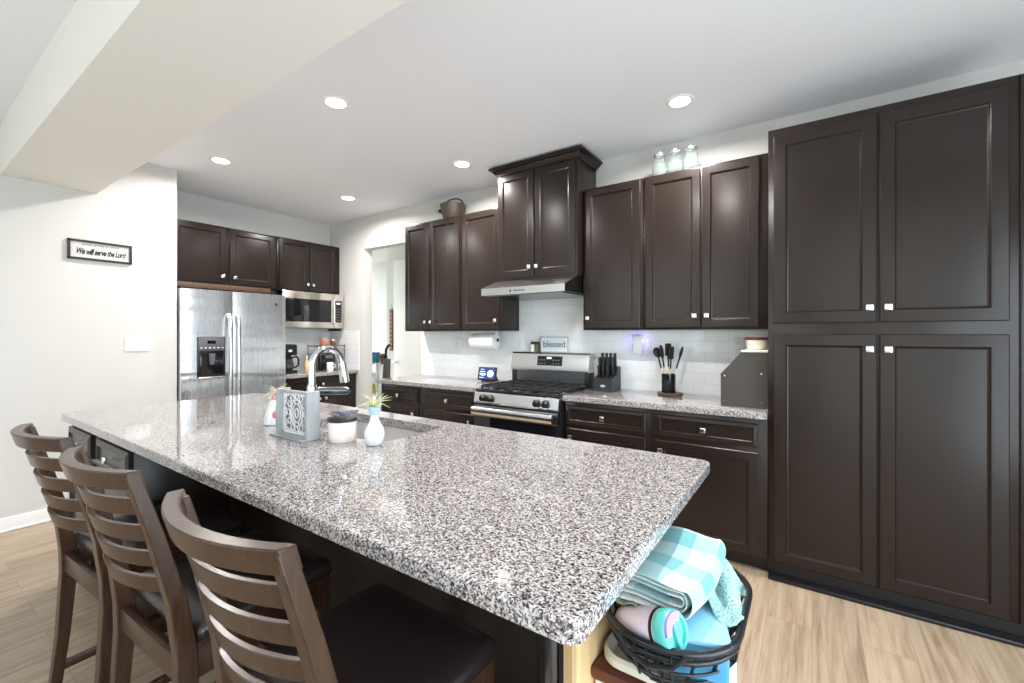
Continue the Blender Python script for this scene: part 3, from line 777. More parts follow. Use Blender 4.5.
# ------------------------------------------------------------------ downlights
def make_downlight():
    t = thing('recessed_ceiling_light', '', 'ceiling light', (0, 0, HC), 0, 'recessed ceiling lights')
    g = G(); g.lathe([(.058, -.001), (.060, -.005), (.078, -.006), (.084, 0)], (0, 0, 0), 36, None, False, False); obj('trim_ring', g, M['trim'], t, world=False)
    g = G(); g.lathe([(.0, -.003), (.059, -.003)], (0, 0, 0), 36, None, False, False); obj('lens', g, M['lens'], t, world=False)
    ld = bpy.data.lights.new('lamp', 'AREA'); ld.shape = 'DISK'; ld.size = .12; ld.energy = 17; ld.color = (1, .96, .92); ld.spread = math.radians(165)
    lo = bpy.data.objects.new('lamp', ld); C.objects.link(lo); lo.parent = t; lo.location = (0, 0, -.012)
    return t
M['lens'] = mat('lamp_lens', (1, 1, 1, 1), emit=(1, .97, .92, 1), es=14)
dl = make_downlight()
DL = [(-.67, 2.81, 'recessed ceiling light nearest above the tall pantry cabinet'), (-2.43, 2.81, 'recessed ceiling light left of the tall hood cabinet'),
      (-4.02, 2.83, 'recessed ceiling light nearest the corner above the microwave'), (-2.43, 1.625, 'recessed ceiling light above the middle of the island'),
      (-4.02, 1.63, 'recessed ceiling light in front of the refrigerator cabinets'), (-.67, 1.625, 'recessed ceiling light above the camera end of the island')]
for i, (x, y, lb) in enumerate(DL):
    if i == 0: dl.location = (x, y, HC); dl['label'] = lb
    else: dup(dl, (x, y, HC), 0, lb)

# ------------------------------------------------------------------ things on top of the upper cabinets
def make_jar():
    t = thing('glass_jar', '', 'jar', (0, 0, 0), 0, 'upside-down glass jars on the upper cabinet')
    g = G(); g.lathe([(.048, 0), (.050, .006), (.050, .075), (.047, .10), (.040, .122), (.037, .127), (.037, .150), (.037, .155)], (0, 0, 0), 28, None, False, True)
    obj('jar_glass', g, M['glassjar'], t, smooth=50, solid=.003, world=False)
    g = G(); g.lathe([(.040, .148), (.041, .150), (.041, .166), (.038, .169), (.001, .169)], (0, 0, 0), 28, None, False, True); obj('lid', g, M['nickel'], t, world=False)
    return t
jar = make_jar()
for i, (x, lb) in enumerate(((-.905, 'clear glass jar at the left end of three on cabinet top'), (-.797, 'middle aqua glass jar of three on cabinet top'), (-.690, 'aqua glass jar on cabinet top, nearest the pantry'))):
    if i == 0: jar.location = (x, 3.2, 2.475); jar['label'] = lb
    else: dup(jar, (x, 3.2, 2.475), 0, lb)
t = thing('watering_can', 'dark rustic pitcher with a handle on the left upper cabinet', 'pitcher', (-2.93, 3.25, 2.475))
mcan = mat('aged_dark_metal', rgb(78, 70, 60), .5, metal=.5)
g = G(); g.lathe([(.085, 0), (.095, .01), (.118, .10), (.130, .150), (.127, .150), (.114, .10), (.09, .012), (.001, .010)], (-2.93, 3.25, 2.475), 32); obj('can_body', g, mcan, t)
g = G(); pts = [(-2.93-.13*math.cos(a), 3.25, 2.475+.140+.075*math.sin(a)) for a in [PI*k/14 for k in range(15)]]
g.tube(pts, .007, 8); obj('handle', g, M['matteblack'], t)
g = G(); g.tube([(-3.05, 3.25, 2.575), (-3.09, 3.245, 2.585), (-3.105, 3.243, 2.60)], [.014, .013, .019], 12); obj('spout', g, M['matteblack'], t)

# ------------------------------------------------------------------ countertop things by the range
ZC = .9155
# smart display
t = thing('smart_display', 'small black smart display with a lit blue screen by range', 'smart display', (-2.50, 3.25, ZC), math.radians(8))
g = G(); R = Matrix.Rotation(math.radians(-14), 3, 'X')
g.box(-.098, .098, -.012, .006, -.062, .062, .008, 3, R=R); 
for v in g.bm.verts: v.co.z += .070
obj('display_body', g, M['black'], t, world=False)
def scr(x0, x1, z0, z1, off, name, m):
    g = G(); g.box(x0, x1, -.014-off, -.0118-off, z0, z1, 0)
    for v in g.bm.verts: v.co = R @ v.co; v.co.z += .070
    return obj(name, g, m, t, world=False)
scr(-.084, .084, -.050, .050, 0, 'screen', mat('screen_blue', (.03, .05, .14, 1), .2, emit=(.012, .028, .10, 1), es=1.0))
g = G(); g.lathe([(.001, 0), (.032, 0)], (.038, -.0152, -.002), 28, Matrix.Rotation(PI/2, 3, 'X'), False, False)
for v in g.bm.verts: v.co = R @ v.co; v.co.z += .070
obj('clock_face', g, mat('screen_white', (1, 1, 1, 1), emit=(.8, .84, 1, 1), es=.9), t, world=False)
g = G()
for (a, b, c, d_) in ((-.075, -.02, .012, .02), (-.075, -.01, -.012, .002), (-.06, -.02, -.022, -.016), (-.075, -.03, -.042, -.036), (-.07, -.03, .034, .040)): g.box(a, b, -.0148, -.0142, c, d_)
for v in g.bm.verts: v.co = R @ v.co; v.co.z += .070
obj('screen_lines', g, mat('screen_lightblue', (.5, .7, 1, 1), emit=(.35, .5, .8, 1), es=.7), t, world=False)
g = G(); g.loft([[(-.07, 0, .0), (.07, 0, .0), (.07, .09, .0), (-.07, .09, .0)], [(-.07, .0, .03), (.07, .0, .03), (.06, .07, .04), (-.06, .07, .04)], [(-.06, .02, .11), (.06, .02, .11), (.05, .04, .10), (-.05, .04, .10)]]); obj('speaker_base', g, M['matteblack'], t, world=False)

# shakers and small sign on the backguard
ZB = 1.1965
for x, m_, lb in ((-2.062, M['ceramic'], 'white salt shaker with dark lid on the range backguard'), (-2.018, mat('olive_pepper', rgb(98, 92, 60), .4), 'olive brown pepper shaker with dark lid on range backguard')):
    t = thing('spice_shaker', lb, 'shaker', (x, 3.345, ZB), 0, 'shakers on the range backguard')
    g = G(); g.lathe([(.018, 0), (.020, .003), (.020, .062), (.017, .068)], (0, 0, 0), 20); obj('shaker_body', g, m_, t, world=False)
    g = G(); g.lathe([(.019, .066), (.0195, .088), (.015, .092), (.001, .092)], (0, 0, 0), 20); obj('lid', g, M['black'], t, world=False)
t = thing('small_sign', 'small white lettered sign standing on the range backguard', 'sign', (-1.85, 3.36, ZB))
g = G(); g.box(-1.985, -1.715, 3.352, 3.366, ZB, ZB+.135, .003); obj('sign_board', g, mat('pale_sign', rgb(214, 222, 224), .6), t)
g = G(); 
for a in ((-1.985, -1.715, ZB, ZB+.008), (-1.985, -1.715, ZB+.127, ZB+.135), (-1.985, -1.977, ZB, ZB+.135), (-1.723, -1.715, ZB, ZB+.135)): g.box(a[0], a[1], 3.348, 3.353, a[2], a[3], .001)
obj('frame', g, mat('pale_grey_frame', rgb(176, 186, 190), .6), t)
text_mesh('lettering', 'blessed', .075, M['greyink'], t, Matrix.Translation((-1.85, 3.3515, ZB+.068)) @ FACE_NY, bold=.001)

# knife block
t = thing('knife_block', 'black knife block full of black-handled knives right of range', 'knife block', (-1.33, 3.25, ZC))
kb = mat('black_block', rgb(34, 36, 40), .4)
g = G(); g.prism([(3.17, ZC), (3.17, ZC+.095), (3.275, ZC+.13), (3.275, ZC+.165), (3.335, ZC+.185), (3.352, ZC+.18), (3.352, ZC)], 'X', -1.40, -1.25); obj('block', g, kb, t, smooth=10)
g = G(); g.lathe([(.001, 0), (.020, 0)], (-1.325, 3.1694, ZC+.04), 24, Matrix.Rotation(PI/2, 3, 'X') @ Matrix.Diagonal((1.1, .55, 1)), False, False); obj('oval_logo', g, M['nickel'], t)
n_ = 0
for row, (yy, zz, L_) in enumerate(((3.198, ZC+.10, .10), (3.245, ZC+.115, .145), (3.302, ZC+.17, .12))):
    for k in range(4 if row else 3):
        x = -1.378+k*.034+(.012 if not row else 0)
        k_ = thing('kitchen_knife', ['short black-handled knife in the lowest row of the knife block', 'black-handled knife in the middle row of the knife block', 'long black-handled knife in the top row of the knife block'][row], 'knife', (x, yy, zz), 0, ['knives in the lowest row of the block', 'knives in the middle row of the block', 'knives in the top row of the block'][row])
        R = Matrix.Rotation(math.radians(4), 3, 'X'); g = G(); g.box(-.010, .010, -.012, .012, 0, L_, .005, 2)
        for v in g.bm.verts: v.co = R @ v.co
        obj('handle', g, M['black'], k_, world=False)
        g = G(); g.box(-.006, .006, -.009, .009, -.035, .006, 0)
        for v in g.bm.verts: v.co = R @ v.co
        obj('blade_bolster', g, M['nickel'], k_, world=False)

# utensils
t = thing('round_board', 'small round dark wood board beneath the black utensil crock', 'board', (-.845, 3.25, ZC))
g = G(); g.lathe([(.085, 0), (.09, .004), (.09, .014), (.085, .018)], (-.845, 3.25, ZC), 36); obj('board', g, M['darkwood'], t)
t = thing('utensil_crock', 'black cylindrical utensil crock on a round wooden board', 'utensil holder', (-.855, 3.25, ZC+.0185))
g = G(); g.lathe([(.046, 0), (.048, .003), (.048, .135), (.044, .135), (.043, .008), (.001, .006)], (-.855, 3.25, ZC+.0185), 32); obj('crock_wall', g, mat('glossy_black', rgb(20, 21, 24), .15), t)
zb = ZC+.03
heads = [(-.035, -.02, -.085, .02, .30, 'black round ladle leaning left in the utensil crock', 'ladle'), (-.02, .01, -.05, .0, .315, 'large black serving spoon left of centre in the crock', 'spoon'),
         (.0, .02, -.005, .01, .325, 'tall black spatula at the middle back of the crock', 'spatula'), (.012, -.015, .022, -.01, .30, 'black slotted turner in the middle of the crock', 'turner'), (.03, .0, .085, .01, .305, 'slim black spoon leaning right in the utensil crock', 'small_spoon')]
for (x0, y0, x1, y1, h_, lb, nm) in heads:
    t = thing(nm if nm != 'small_spoon' else 'spoon', lb, 'utensil', (-.855, 3.25, zb), 0)
    a = Vector((x0*.3, y0*.3, 0)); b = Vector((x1*1.15, y1, h_*1.06)); d_ = (b-a)
    g = G(); g.tube([a+d_*.02, a+d_*.50], .0065, 10); obj('handle', g, M['spoonwood'], t, world=False)
    g = G(); g.tube([a+d_*.49, a+d_*.78], .006, 10)
    q = d_.normalized().to_track_quat('Z', 'Y').to_matrix()
    if nm == 'ladle': g.sphere(a+d_*.86, .040, 20, (1, .55, .95), q)
    elif nm == 'spoon': g.sphere(a+d_*.84, .038, 20, (1, .35, 1.35), q)
    elif nm == 'small_spoon': g.sphere(a+d_*.86, .022, 20, (1, .5, 2.0), q)
    else:
        w2 = .026 if nm == 'spatula' else .030
        g.box(-w2, w2, -.005, .005, -.045, .045, .008, 3, R=q)
        # moved to the head position
        vs = list(g.bm.verts)[-1]
        for v in g.bm.verts:
            if v.co.length < .075 and v.co.z < .06: v.co += a+d_*.86
    obj('head', g, M['matteblack'], t, world=False)

# bread box with cut-off corner
t = thing('bread_box', 'black bread box with slanted front against the pantry side', 'bread box', (-.34, 3.1, ZC))
bbm = mat('dark_panel', rgb(62, 58, 53), .5)
prof = [(-.462, ZC), (-.462, 1.112), (-.350, 1.245), (-.212, 1.245), (-.212, ZC)]
g = G(); g.prism(prof, 'Y', 2.94, 2.952); obj('side_panel', g, bbm, t, smooth=10)
g = G(); g.prism(prof, 'Y', 3.288, 3.30); obj('side_panel', g, bbm, t, smooth=10)
g = G(); g.prism([(-.456, ZC+.01), (-.456, 1.108), (-.347, 1.238), (-.215, 1.238), (-.215, ZC+.01)], 'Y', 2.952, 3.288); obj('box_shell', g, bbm, t, smooth=10)
g = G(); g.box(-.352, -.210, 2.935, 3.305, 1.245, 1.256, .002); obj('top_board', g, mat('cream_board', rgb(206, 208, 190), .5), t)
for x, z in ((-.44, .95), (-.245, .95), (-.245, 1.12), (-.44, 1.10)):
    g = G(); g.cyl((x, 2.940, z), .0045, .003, 12, Matrix.Rotation(PI/2, 3, 'X')); obj('screw', g, M['nickel'], t)
t = thing('food_container', 'white bowl with dark red rim on top of bread box', 'bowl', (-.28, 3.08, 1.2565))
g = G(); g.lathe([(.048, 0), (.052, .004), (.062, .062), (.001, .062)], (0, 0, 0), 28); obj('bowl', g, mat('cream_ceramic', rgb(236, 222, 208), .3), t, world=False)
g = G(); g.lathe([(.062, .060), (.067, .062), (.067, .076), (.062, .078), (.001, .078)], (0, 0, 0), 28); obj('rim', g, mat('dark_red_lid', rgb(92, 38, 38), .4), t, world=False)

# ------------------------------------------------------------------ counter by the refrigerator
t = thing('coffee_maker', 'black drip coffee maker with glass carafe next to refrigerator', 'coffee maker', (-4.92, 2.66, ZC))
x, y = -4.92, 2.66
g = G(); g.box(x-.10, x+.10, y-.08, y+.08, ZC, ZC+.03, .008); g.box(x-.10, x-.03, y-.08, y+.08, ZC+.03, ZC+.31, .01); obj('machine_body', g, M['black'], t)
g = G(); g.box(x-.10, x+.085, y-.085, y+.085, ZC+.20, ZC+.325, .014, 3); obj('brew_head', g, M['black'], t)
g = G(); g.lathe([(.045, ZC+.032), (.062, ZC+.05), (.064, ZC+.10), (.05, ZC+.145), (.045, ZC+.15), (.045, ZC+.165)], (x+.035, y, 0), 28, None, True, False); ca = obj('carafe', g, mat('smoked_glass', (.12, .12, .13, 1), .05, trans=.7), t)
g = G(); g.lathe([(.048, ZC+.155), (.05, ZC+.172), (.03, ZC+.182), (.001, ZC+.182)], (x+.035, y, 0), 28); obj('carafe_lid', g, M['black'], ca)
g = G(); g.tube([(x+.035, y+.045, ZC+.17), (x+.035, y+.10, ZC+.185), (x+.035, y+.125, ZC+.15), (x+.035, y+.12, ZC+.08), (x+.035, y+.075, ZC+.055)], .011, 10); obj('carafe_handle', g, M['black'], ca)
g = G(); g.box(x+.084, x+.0865, y-.02, y+.02, ZC+.24, ZC+.265); obj('small_badge', g, M['nickel'], t)

t = thing('wire_shelf_rack', 'small wire counter shelf holding coffee things near the corner', 'rack', (-4.93, 3.16, ZC))
rx0, rx1, ry0, ry1 = -5.03, -4.83, 2.985, 3.345
bw = mat('bronze_wire', rgb(86, 66, 52), .4, metal=.6)
for a in (rx0, rx1):
    for b in (ry0, ry1): obj('upright', G().tube([(a, b, ZC), (a, b, ZC+.31)], .005, 8), bw, t)
g = G(); mw = mat('wood_shelf', rgb(112, 82, 60), .5)
g.box(rx0-.01, rx1+.01, ry0-.01, ry1+.01, ZC+.29, ZC+.303, .002); obj('top_shelf', g, mw, t)
g = G()
for k in range(8): g.tube([(rx0, ry0+.01+k*.0485, ZC+.20), (rx1, ry0+.01+k*.0485, ZC+.20)], .002, 6)
g.tube([(rx1, ry0, ZC+.20), (rx1, ry1, ZC+.20)], .003, 6); g.tube([(rx0, ry0, ZC+.20), (rx0, ry1, ZC+.20)], .003, 6)
obj('wire_shelf', g, M['black'], t)
t = thing('espresso_machine', 'black pod coffee machine inside the wire shelf rack', 'coffee maker', (-4.93, 3.16, ZC))
g = G(); g.box(-5.01, -4.90, 3.06, 3.26, ZC, ZC+.185, .012, 3); obj('machine_body', g, M['black'], t)
g = G(); g.box(-4.90, -4.85, 3.08, 3.24, ZC, ZC+.018, .005); g.box(-4.90, -4.86, 3.10, 3.22, ZC+.14, ZC+.185, .01); obj('spout_head', g, M['darksteel'], t)
t = thing('coffee_mug', 'white mug standing in front of the black pod machine', 'mug', (-4.80, 3.13, ZC))
g = G(); g.lathe([(.034, 0), (.038, .004), (.040, .10), (.037, .10), (.035, .008), (.001, .006)], (0, 0, 0), 24); obj('mug_body', g, M['ceramic'], t, world=False)
g = G(); g.tube([(0, .038, .08), (0, .065, .075), (0, .07, .045), (0, .038, .025)], .006, 8); obj('handle', g, M['ceramic'], t, world=False)
t = thing('canister', 'pink copper canister on top of the wire shelf rack', 'canister', (-4.92, 3.13, ZC+.3035))
g = G(); g.lathe([(.052, 0), (.055, .004), (.055, .085), (.05, .09)], (0, 0, 0), 28); obj('canister_body', g, mat('copper_pink', rgb(206, 150, 128), .3, metal=.4), t, world=False)
g = G(); g.lathe([(.056, .088), (.056, .100), (.04, .107), (.001, .107)], (0, 0, 0), 28); obj('lid', g, mat('teal_lid', rgb(96, 128, 134), .3), t, world=False)
t = thing('small_jar', 'small dark jar beside the pink canister on the rack', 'jar', (-4.92, 3.25, ZC+.3035))
g = G(); g.lathe([(.03, 0), (.033, .004), (.033, .05), (.026, .058)], (0, 0, 0), 24); obj('jar_body', g, mat('brown_jar', rgb(110, 78, 60), .3), t, world=False)
g = G(); g.lathe([(.028, .056), (.028, .07), (.001, .07)], (0, 0, 0), 24); obj('lid', g, M['nickel'], t, world=False)
t = thing('oil_bottle', 'amber glass bottle beside the coffee maker', 'bottle', (-4.86, 2.87, ZC))
g = G(); g.lathe([(.026, 0), (.028, .004), (.028, .11), (.012, .14), (.011, .17)], (0, 0, 0), 24); obj('bottle_body', g, mat('amber', rgb(226, 196, 140), .15), t, world=False)
g = G(); g.lathe([(.013, .168), (.013, .188), (.001, .188)], (0, 0, 0), 16); obj('cap', g, M['ceramic'], t, world=False)

# ------------------------------------------------------------------ hall things
t = thing('storage_shelf', 'narrow white shelf unit just inside the hall opening', 'shelf', (-4.88, 3.86, 0))
for z in (.08, .36, .54, .70, .955): obj('shelf_board', G().box(-5.02, -4.76, 3.72, 3.995, z, z+.018, .002), M['trim'], t)
for a in (-5.02, -4.78):
    g = G(); g.box(a, a+.02, 3.97, 4.0, 0, .973); obj('upright', g, M['trim'], t)
g = G(); g.box(-5.02, -4.76, 3.995, 4.0, 0, .973); obj('back_board', g, M['trim'], t)
t = thing('teal_canister', 'teal blue canister on top of the white hall shelf', 'canister', (-4.865, 3.84, .9735))
g = G(); g.lathe([(.062, 0), (.066, .004), (.066, .118), (.062, .122)], (0, 0, 0), 28); obj('can_body', g, mat('teal_paint', rgb(20, 122, 138), .3), t, world=False)
g = G(); g.lathe([(.067, .118), (.067, .138), (.001, .14)], (0, 0, 0), 28); obj('lid', g, mat('teal_dark', rgb(16, 92, 116), .3), t, world=False)
t = thing('yellow_bag', 'yellow snack bag on a lower board of the hall shelf', 'bag', (-4.88, 3.80, .559))
g = G(); g.loft([[(x, y, z) for x, y in rrect(-.06+i_, .06-i_, -.03+i_*.4, .03-i_*.4, .01, 3)] for i_, z in ((.01, 0), (0, .02), (.002, .08), (.01, .12), (.012, .135))]); obj('bag_body', g, mat('yellow_pack', rgb(226, 208, 96), .35), t, world=False)
g = G(); g.box(-.035, .03, -.0335, -.030, .04, .08); obj('printed_patch', g, mat('red_print', rgb(150, 90, 60), .5), t, world=False)
t = thing('white_box', 'white box on the hall shelf below the teal canister', 'box', (-4.89, 3.82, .7185))
g = G(); g.box(-.07, .08, -.05, .05, 0, .12, .004); obj('box_body', g, M['paper'], t, world=False)
g = G(); g.box(-.07, .08, -.0515, -.05, .07, .11); obj('box_band', g, mat('taupe_band', rgb(168, 158, 150), .6), t, world=False)
t = thing('stick_vacuum', 'dark upright stick vacuum leaning behind the counter in hall', 'vacuum', (-4.62, 3.9, 0))
g = G(); g.tube([(-4.68, 3.85, .08), (-4.67, 3.86, .72), (-4.665, 3.865, .80)], [.05, .05, .05], 16); g.tube([(-4.665, 3.865, .78), (-4.655, 3.87, 1.03)], [.052, .045], 18); obj('dust_bin', g, mat('dark_bin', rgb(74, 70, 62), .3), t)
g = G(); g.sphere((-4.715, 3.84, 1.07), .042, 16, (1.1, 1, .7)); g.tube([(-4.715, 3.84, 1.06), (-4.705, 3.845, .96)], [.035, .03], 12); obj('motor_head', g, mat('reddish_brown', rgb(92, 56, 48), .4), t)
g = G(); g.tube([(-4.665, 3.865, 1.0), (-4.675, 3.865, 1.10), (-4.67, 3.865, 1.15), (-4.645, 3.868, 1.19), (-4.61, 3.87, 1.215)], .018, 10); obj('handle', g, M['black'], t)
g = G(); g.box(-4.80, -4.56, 3.80, 3.92, 0, .06, .015); obj('floor_head', g, M['black'], t)
t = thing('wall_thermometer', 'narrow red and brown vertical hanging on the hall wall', 'wall hanging', (-5.19, 4.385, 1.4))
g = G(); g.box(-5.222, -5.150, 4.383, 4.398, 1.11, 1.725, .003); obj('banner_panel', g, M['brownwood'], t)
g = G()
cols = []
for k in range(9): g.box(-5.214, -5.158, 4.379, 4.384, 1.13+k*.064, 1.17+k*.064, .002)
obj('painted_blocks', g, mat('faded_red_blocks', rgb(158, 104, 88), .6), t)
g = G(); g.tube([(-5.222, 4.39, 1.722), (-5.186, 4.392, 1.80), (-5.150, 4.39, 1.722)], .002, 6); obj('hanging_cord', g, M['ink'], t)

# ------------------------------------------------------------------ things on the island
ZI = .9155
# lace napkin holder
t = thing('napkin_holder', 'grey napkin holder with a white lace front by faucet', 'napkin holder', (-1.81, 1.03, ZI))
hx0, hx1, hy0, hy1, hz = -1.930, -1.690, .998, 1.055, ZI+.200
g = G(); g.box(hx0, hx0+.018, hy0, hy1, ZI, hz, .002); obj('side_board', g, M['greywood'], t)
g = G(); g.box(hx1-.018, hx1, hy0, hy1, ZI, hz, .002); obj('side_board', g, M['greywood'], t)
obj('bottom_rail', G().box(hx0+.018, hx1-.018, hy0, hy1, ZI, ZI+.012, .002), M['greywood'], t); obj('top_rail', G().box(hx0+.018, hx1-.018, hy0+.005, hy0+.017, hz-.014, hz, .002), M['greywood'], t)
g = G(); g.box(hx0+.018, hx1-.018, hy0+.034, hy0+.040, ZI+.012, hz-.02, .001); obj('backing_board', g, mat('grey_backing', rgb(150, 148, 148), .7), t)
g = G(); cx, cz = (hx0+hx1)/2, ZI+.10; yy = hy0+.026
def ringp(cx, cz, a, b, n=28): return [(cx+a*math.cos(2*PI*k/n), yy, cz+b*math.sin(2*PI*k/n)) for k in range(n)]
g.tube(ringp(cx, cz, .046, .056), .0032, 6, True); g.tube(ringp(cx, cz, .030, .040), .0030, 6, True); g.tube(ringp(cx, cz, .014, .020, 16), .003, 6, True)
for k in range(12):
    a = 2*PI*k/12; g.tube(ringp(cx+.063*math.cos(a)*1.05, cz+.072*math.sin(a), .013, .013, 12), .0026, 5, True)
for k in range(8):
    a = 2*PI*(k+.5)/8; g.tube([(cx+.03*math.cos(a), yy, cz+.04*math.sin(a)), (cx+.046*math.cos(a), yy, cz+.056*math.sin(a))], .0028, 5)
for sx in (-1, 1):
    for sz in (-1, 1):
        for q in range(3): g.tube(ringp(cx+sx*(.088-.014*q), cz+sz*(.082-.006*(2-q)-(q == 0)*.018), .009, .008, 10), .0026, 5, True)
    for q in range(6): g.tube(ringp(cx+sx*.093, cz-.065+q*.026, .008, .010, 10), .0026, 5, True)
for q in range(9): 
    for sz in (-1, 1): g.tube(ringp(cx-.084+q*.021, cz+sz*.083, .009, .006, 10), .0024, 5, True)
for e in ((hx0+.018, hx0+.024, ZI+.012, hz-.02), (hx1-.024, hx1-.018, ZI+.012, hz-.02), (hx0+.018, hx1-.018, ZI+.012, ZI+.018)): g.box(e[0], e[1], yy-.003, yy+.003, e[2], e[3])
obj('lace_front', g, M['ceramic'], t)
g = G(); g.box(hx0-.02, hx1+.0, hy0-.02, hy0+.0, ZI, ZI+.006, .002); obj('base_lip', g, M['greywood'], t)

# candle jar with lavender
t = thing('sugar_jar', 'white ceramic candle jar with a dark lid in front of sink', 'jar', (-1.590, 1.092, ZI))
g = G(); g.lathe([(.048, 0), (.052, .004), (.0545, .03), (.0545, .075), (.051, .082)], (0, 0, 0), 36); obj('jar_body', g, mat('pearl_ceramic', rgb(240, 228, 220), .2, coat=.5), t, world=False)
g = G(); g.lathe([(.048, .080), (.058, .083), (.059, .092), (.055, .096), (.001, .096)], (0, 0, 0), 36); obj('lid', g, mat('dark_lid', rgb(44, 42, 52), .25), t, world=False)
t = thing('lavender_sprigs', 'bundle of grey purple lavender sprigs lying on the jar lid', 'dried flowers', (-1.590, 1.092, ZI+.0965))
g = G(); g2 = G()
for k in range(9):
    a = random.uniform(-.25, .25); L_ = random.uniform(.10, .15); y0 = random.uniform(-.03, .03); z0 = .006+random.uniform(0, .014)
    p0 = Vector((-.07, y0*.6, z0)); p1 = Vector((-.07+L_, y0+a*.12, z0+.012)); g.tube([p0, p1], .0014, 5)
    for q in range(5):
        c_ = p0.lerp(p1, .45+.13*q); g2.sphere(c_, .0062, 8, (1.1, .9, .8))
obj('stems', g, mat('dry_stem', rgb(120, 122, 110), .8), t, world=False); obj('blossoms', g2, mat('lavender', rgb(118, 114, 136), .8), t, world=False)

def air_plant(t, z, r, n, L_, mat_, seed):
    rnd = random.Random(seed); 
    for k in range(n):
        a = 2*PI*k/n+rnd.uniform(-.3, .3); el = rnd.uniform(-.1, .95); l = L_*rnd.uniform(.7, 1.1)
        d_ = Vector((math.cos(a)*math.cos(el), math.sin(a)*math.cos(el), math.sin(el)))
        p0 = Vector((0, 0, z)); p1 = p0+d_*l*.5+Vector((0, 0, l*.12)); p2 = p0+d_*l+Vector((0, 0, -l*.10*(1.2-el)))
        g = G(); g.tube([p0, p1, p2], [r, r*.75, r*.15], 6); obj('leaf', g, mat_, t, world=False)
leafm = mat('air_plant_leaf', rgb(196, 196, 150), .6); leafm2 = mat('air_plant_pale', rgb(186, 180, 158), .6)
t = thing('bud_vase', 'white ceramic bud vase with blue rim and air plant', 'vase', (-1.425, 1.122, ZI))
g = G(); g.lathe([(.024, 0), (.030, .004), (.037, .028), (.039, .045), (.034, .066), (.022, .088), (.016, .105), (.014, .125), (.018, .135), (.015, .135), (.011, .12)], (0, 0, 0), 32, None, True, False); obj('vase_body', g, M['ceramic'], t, smooth=60, world=False)
g = G(); g.lathe([(.0148, .118), (.020, .130), (.023, .152), (.019, .152), (.018, .135)], (0, 0, 0), 28, None, False, False); obj('blue_rim', g, mat('pale_blue_glaze', rgb(176, 208, 222), .2), t, world=False)
air_plant(t, .150, .0024, 30, .075, leafm, 3)
t = thing('cone_planter', 'white cone planter with pink patches and a spiky air plant', 'planter', (-2.16, 1.12, ZI))
pk = mat('pink_patch', rgb(222, 132, 140), .5)
g = G(); g.lathe([(.052, 0), (.055, .004), (.048, .05), (.034, .10), (.026, .118), (.018, .12)], (0, 0, 0), 28); obj('cone_body', g, M['ceramic'], t, world=False)
g = G(); g.sphere((.030, -.018, .045), .024, 16, (.7, .8, 1.1)); obj('pink_flower', g, pk, t, world=False)
g = G(); g.sphere((0, 0, .128), .026, 16, (1, 1, .7)); obj('pink_top', g, mat('pale_pink', rgb(228, 170, 168), .6), t, world=False)
air_plant(t, .140, .0024, 30, .085, leafm2, 8)
t = thing('soap_bottle', 'dark blue bottle standing between white planter and napkin holder', 'bottle', (-2.015, 1.065, ZI))
g = G(); g.lathe([(.018, 0), (.021, .004), (.021, .105), (.012, .125), (.010, .132)], (0, 0, 0), 24); obj('bottle_body', g, mat('cobalt_bottle', rgb(36, 74, 160), .2), t, world=False)
g = G(); g.lathe([(.013, .130), (.013, .152), (.001, .153)], (0, 0, 0), 18); obj('cap', g, mat('teal_grey_cap', rgb(60, 84, 96), .4), t, world=False)

# ------------------------------------------------------------------ cart, basket and its contents beside the island end
t = thing('side_cart', 'white side cabinet with red-brown top at the island end', 'cabinet', (-.28, 1.13, 0))
g = G(); g.box(-.408, -.170, .93, 1.34, .02, .578, .004); obj('cart_body', g, M['white'], t)
g = G(); g.box(-.410, -.165, .915, 1.35, .578, .605, .004); obj('top_board', g, M['brownwood'], t)
g = G(); g.box(-.395, -.185, .926, .931, .32, .56, .003); g.box(-.395, -.185, .926, .931, .06, .30, .003); obj('front_panels', g, M['trim'], t)
t = tag(obj('serving_tray', G().loft([[(x, y, z) for x, y in rrect(-.402+i_, -.175-i_, .93+i_, 1.33-i_, .05, 6)] for i_, z in ((.012, .606), (0, .612), (0, .628), (.006, .634), (.012, .628), (.02, .614))]), mat('cream_tray', rgb(206, 204, 190), .4)),
    'cream tray with rounded corners under the black wire basket', 'tray')
BX0, BX1, BY0, BY1 = -.402, -.122, .872, 1.30
t = thing('wire_basket', 'black wire basket heaped with cloths beside the island', 'basket', (-.265, 1.12, .635))
mb = mat('black_wire', rgb(22, 26, 30), .3)
def rloop(ins, z, r=.135): return [(x, y, z) for x, y in rrect(BX0+ins, BX1-ins, BY0+ins, BY1-ins, r-ins*.5, 8)]
g = G(); g.tube(rloop(0, .735), .0075, 10, True); g.tube(rloop(.004, .715), .006, 10, True); obj('rim', g, mb, t)
g = G(); 
for z, i_ in ((.685, .012), (.66, .022), (.642, .036)): g.tube(rloop(i_, z), .003, 8, True)
top = rloop(.002, .73); bot = rloop(.040, .642)
for k in range(0, len(top), 2): 
    m_ = Vector(top[k]).lerp(Vector(bot[k]), .5); cc = Vector(((BX0+BX1)/2, (BY0+BY1)/2, m_.z)); m_ += (m_-cc).normalized()*.008
    g.tube([top[k], m_, bot[k]], .003, 6)
def ext(p, q, n): return [tuple(Vector(p).lerp(Vector(q), i/n)) for i in range(n+1)]
for k in range(1, 8): 
    yy = BY0+.05+k*(BY1-BY0-.1)/8; g.tube([(BX0+.036, yy, .642), (BX1-.036, yy, .642)], .0025, 6)
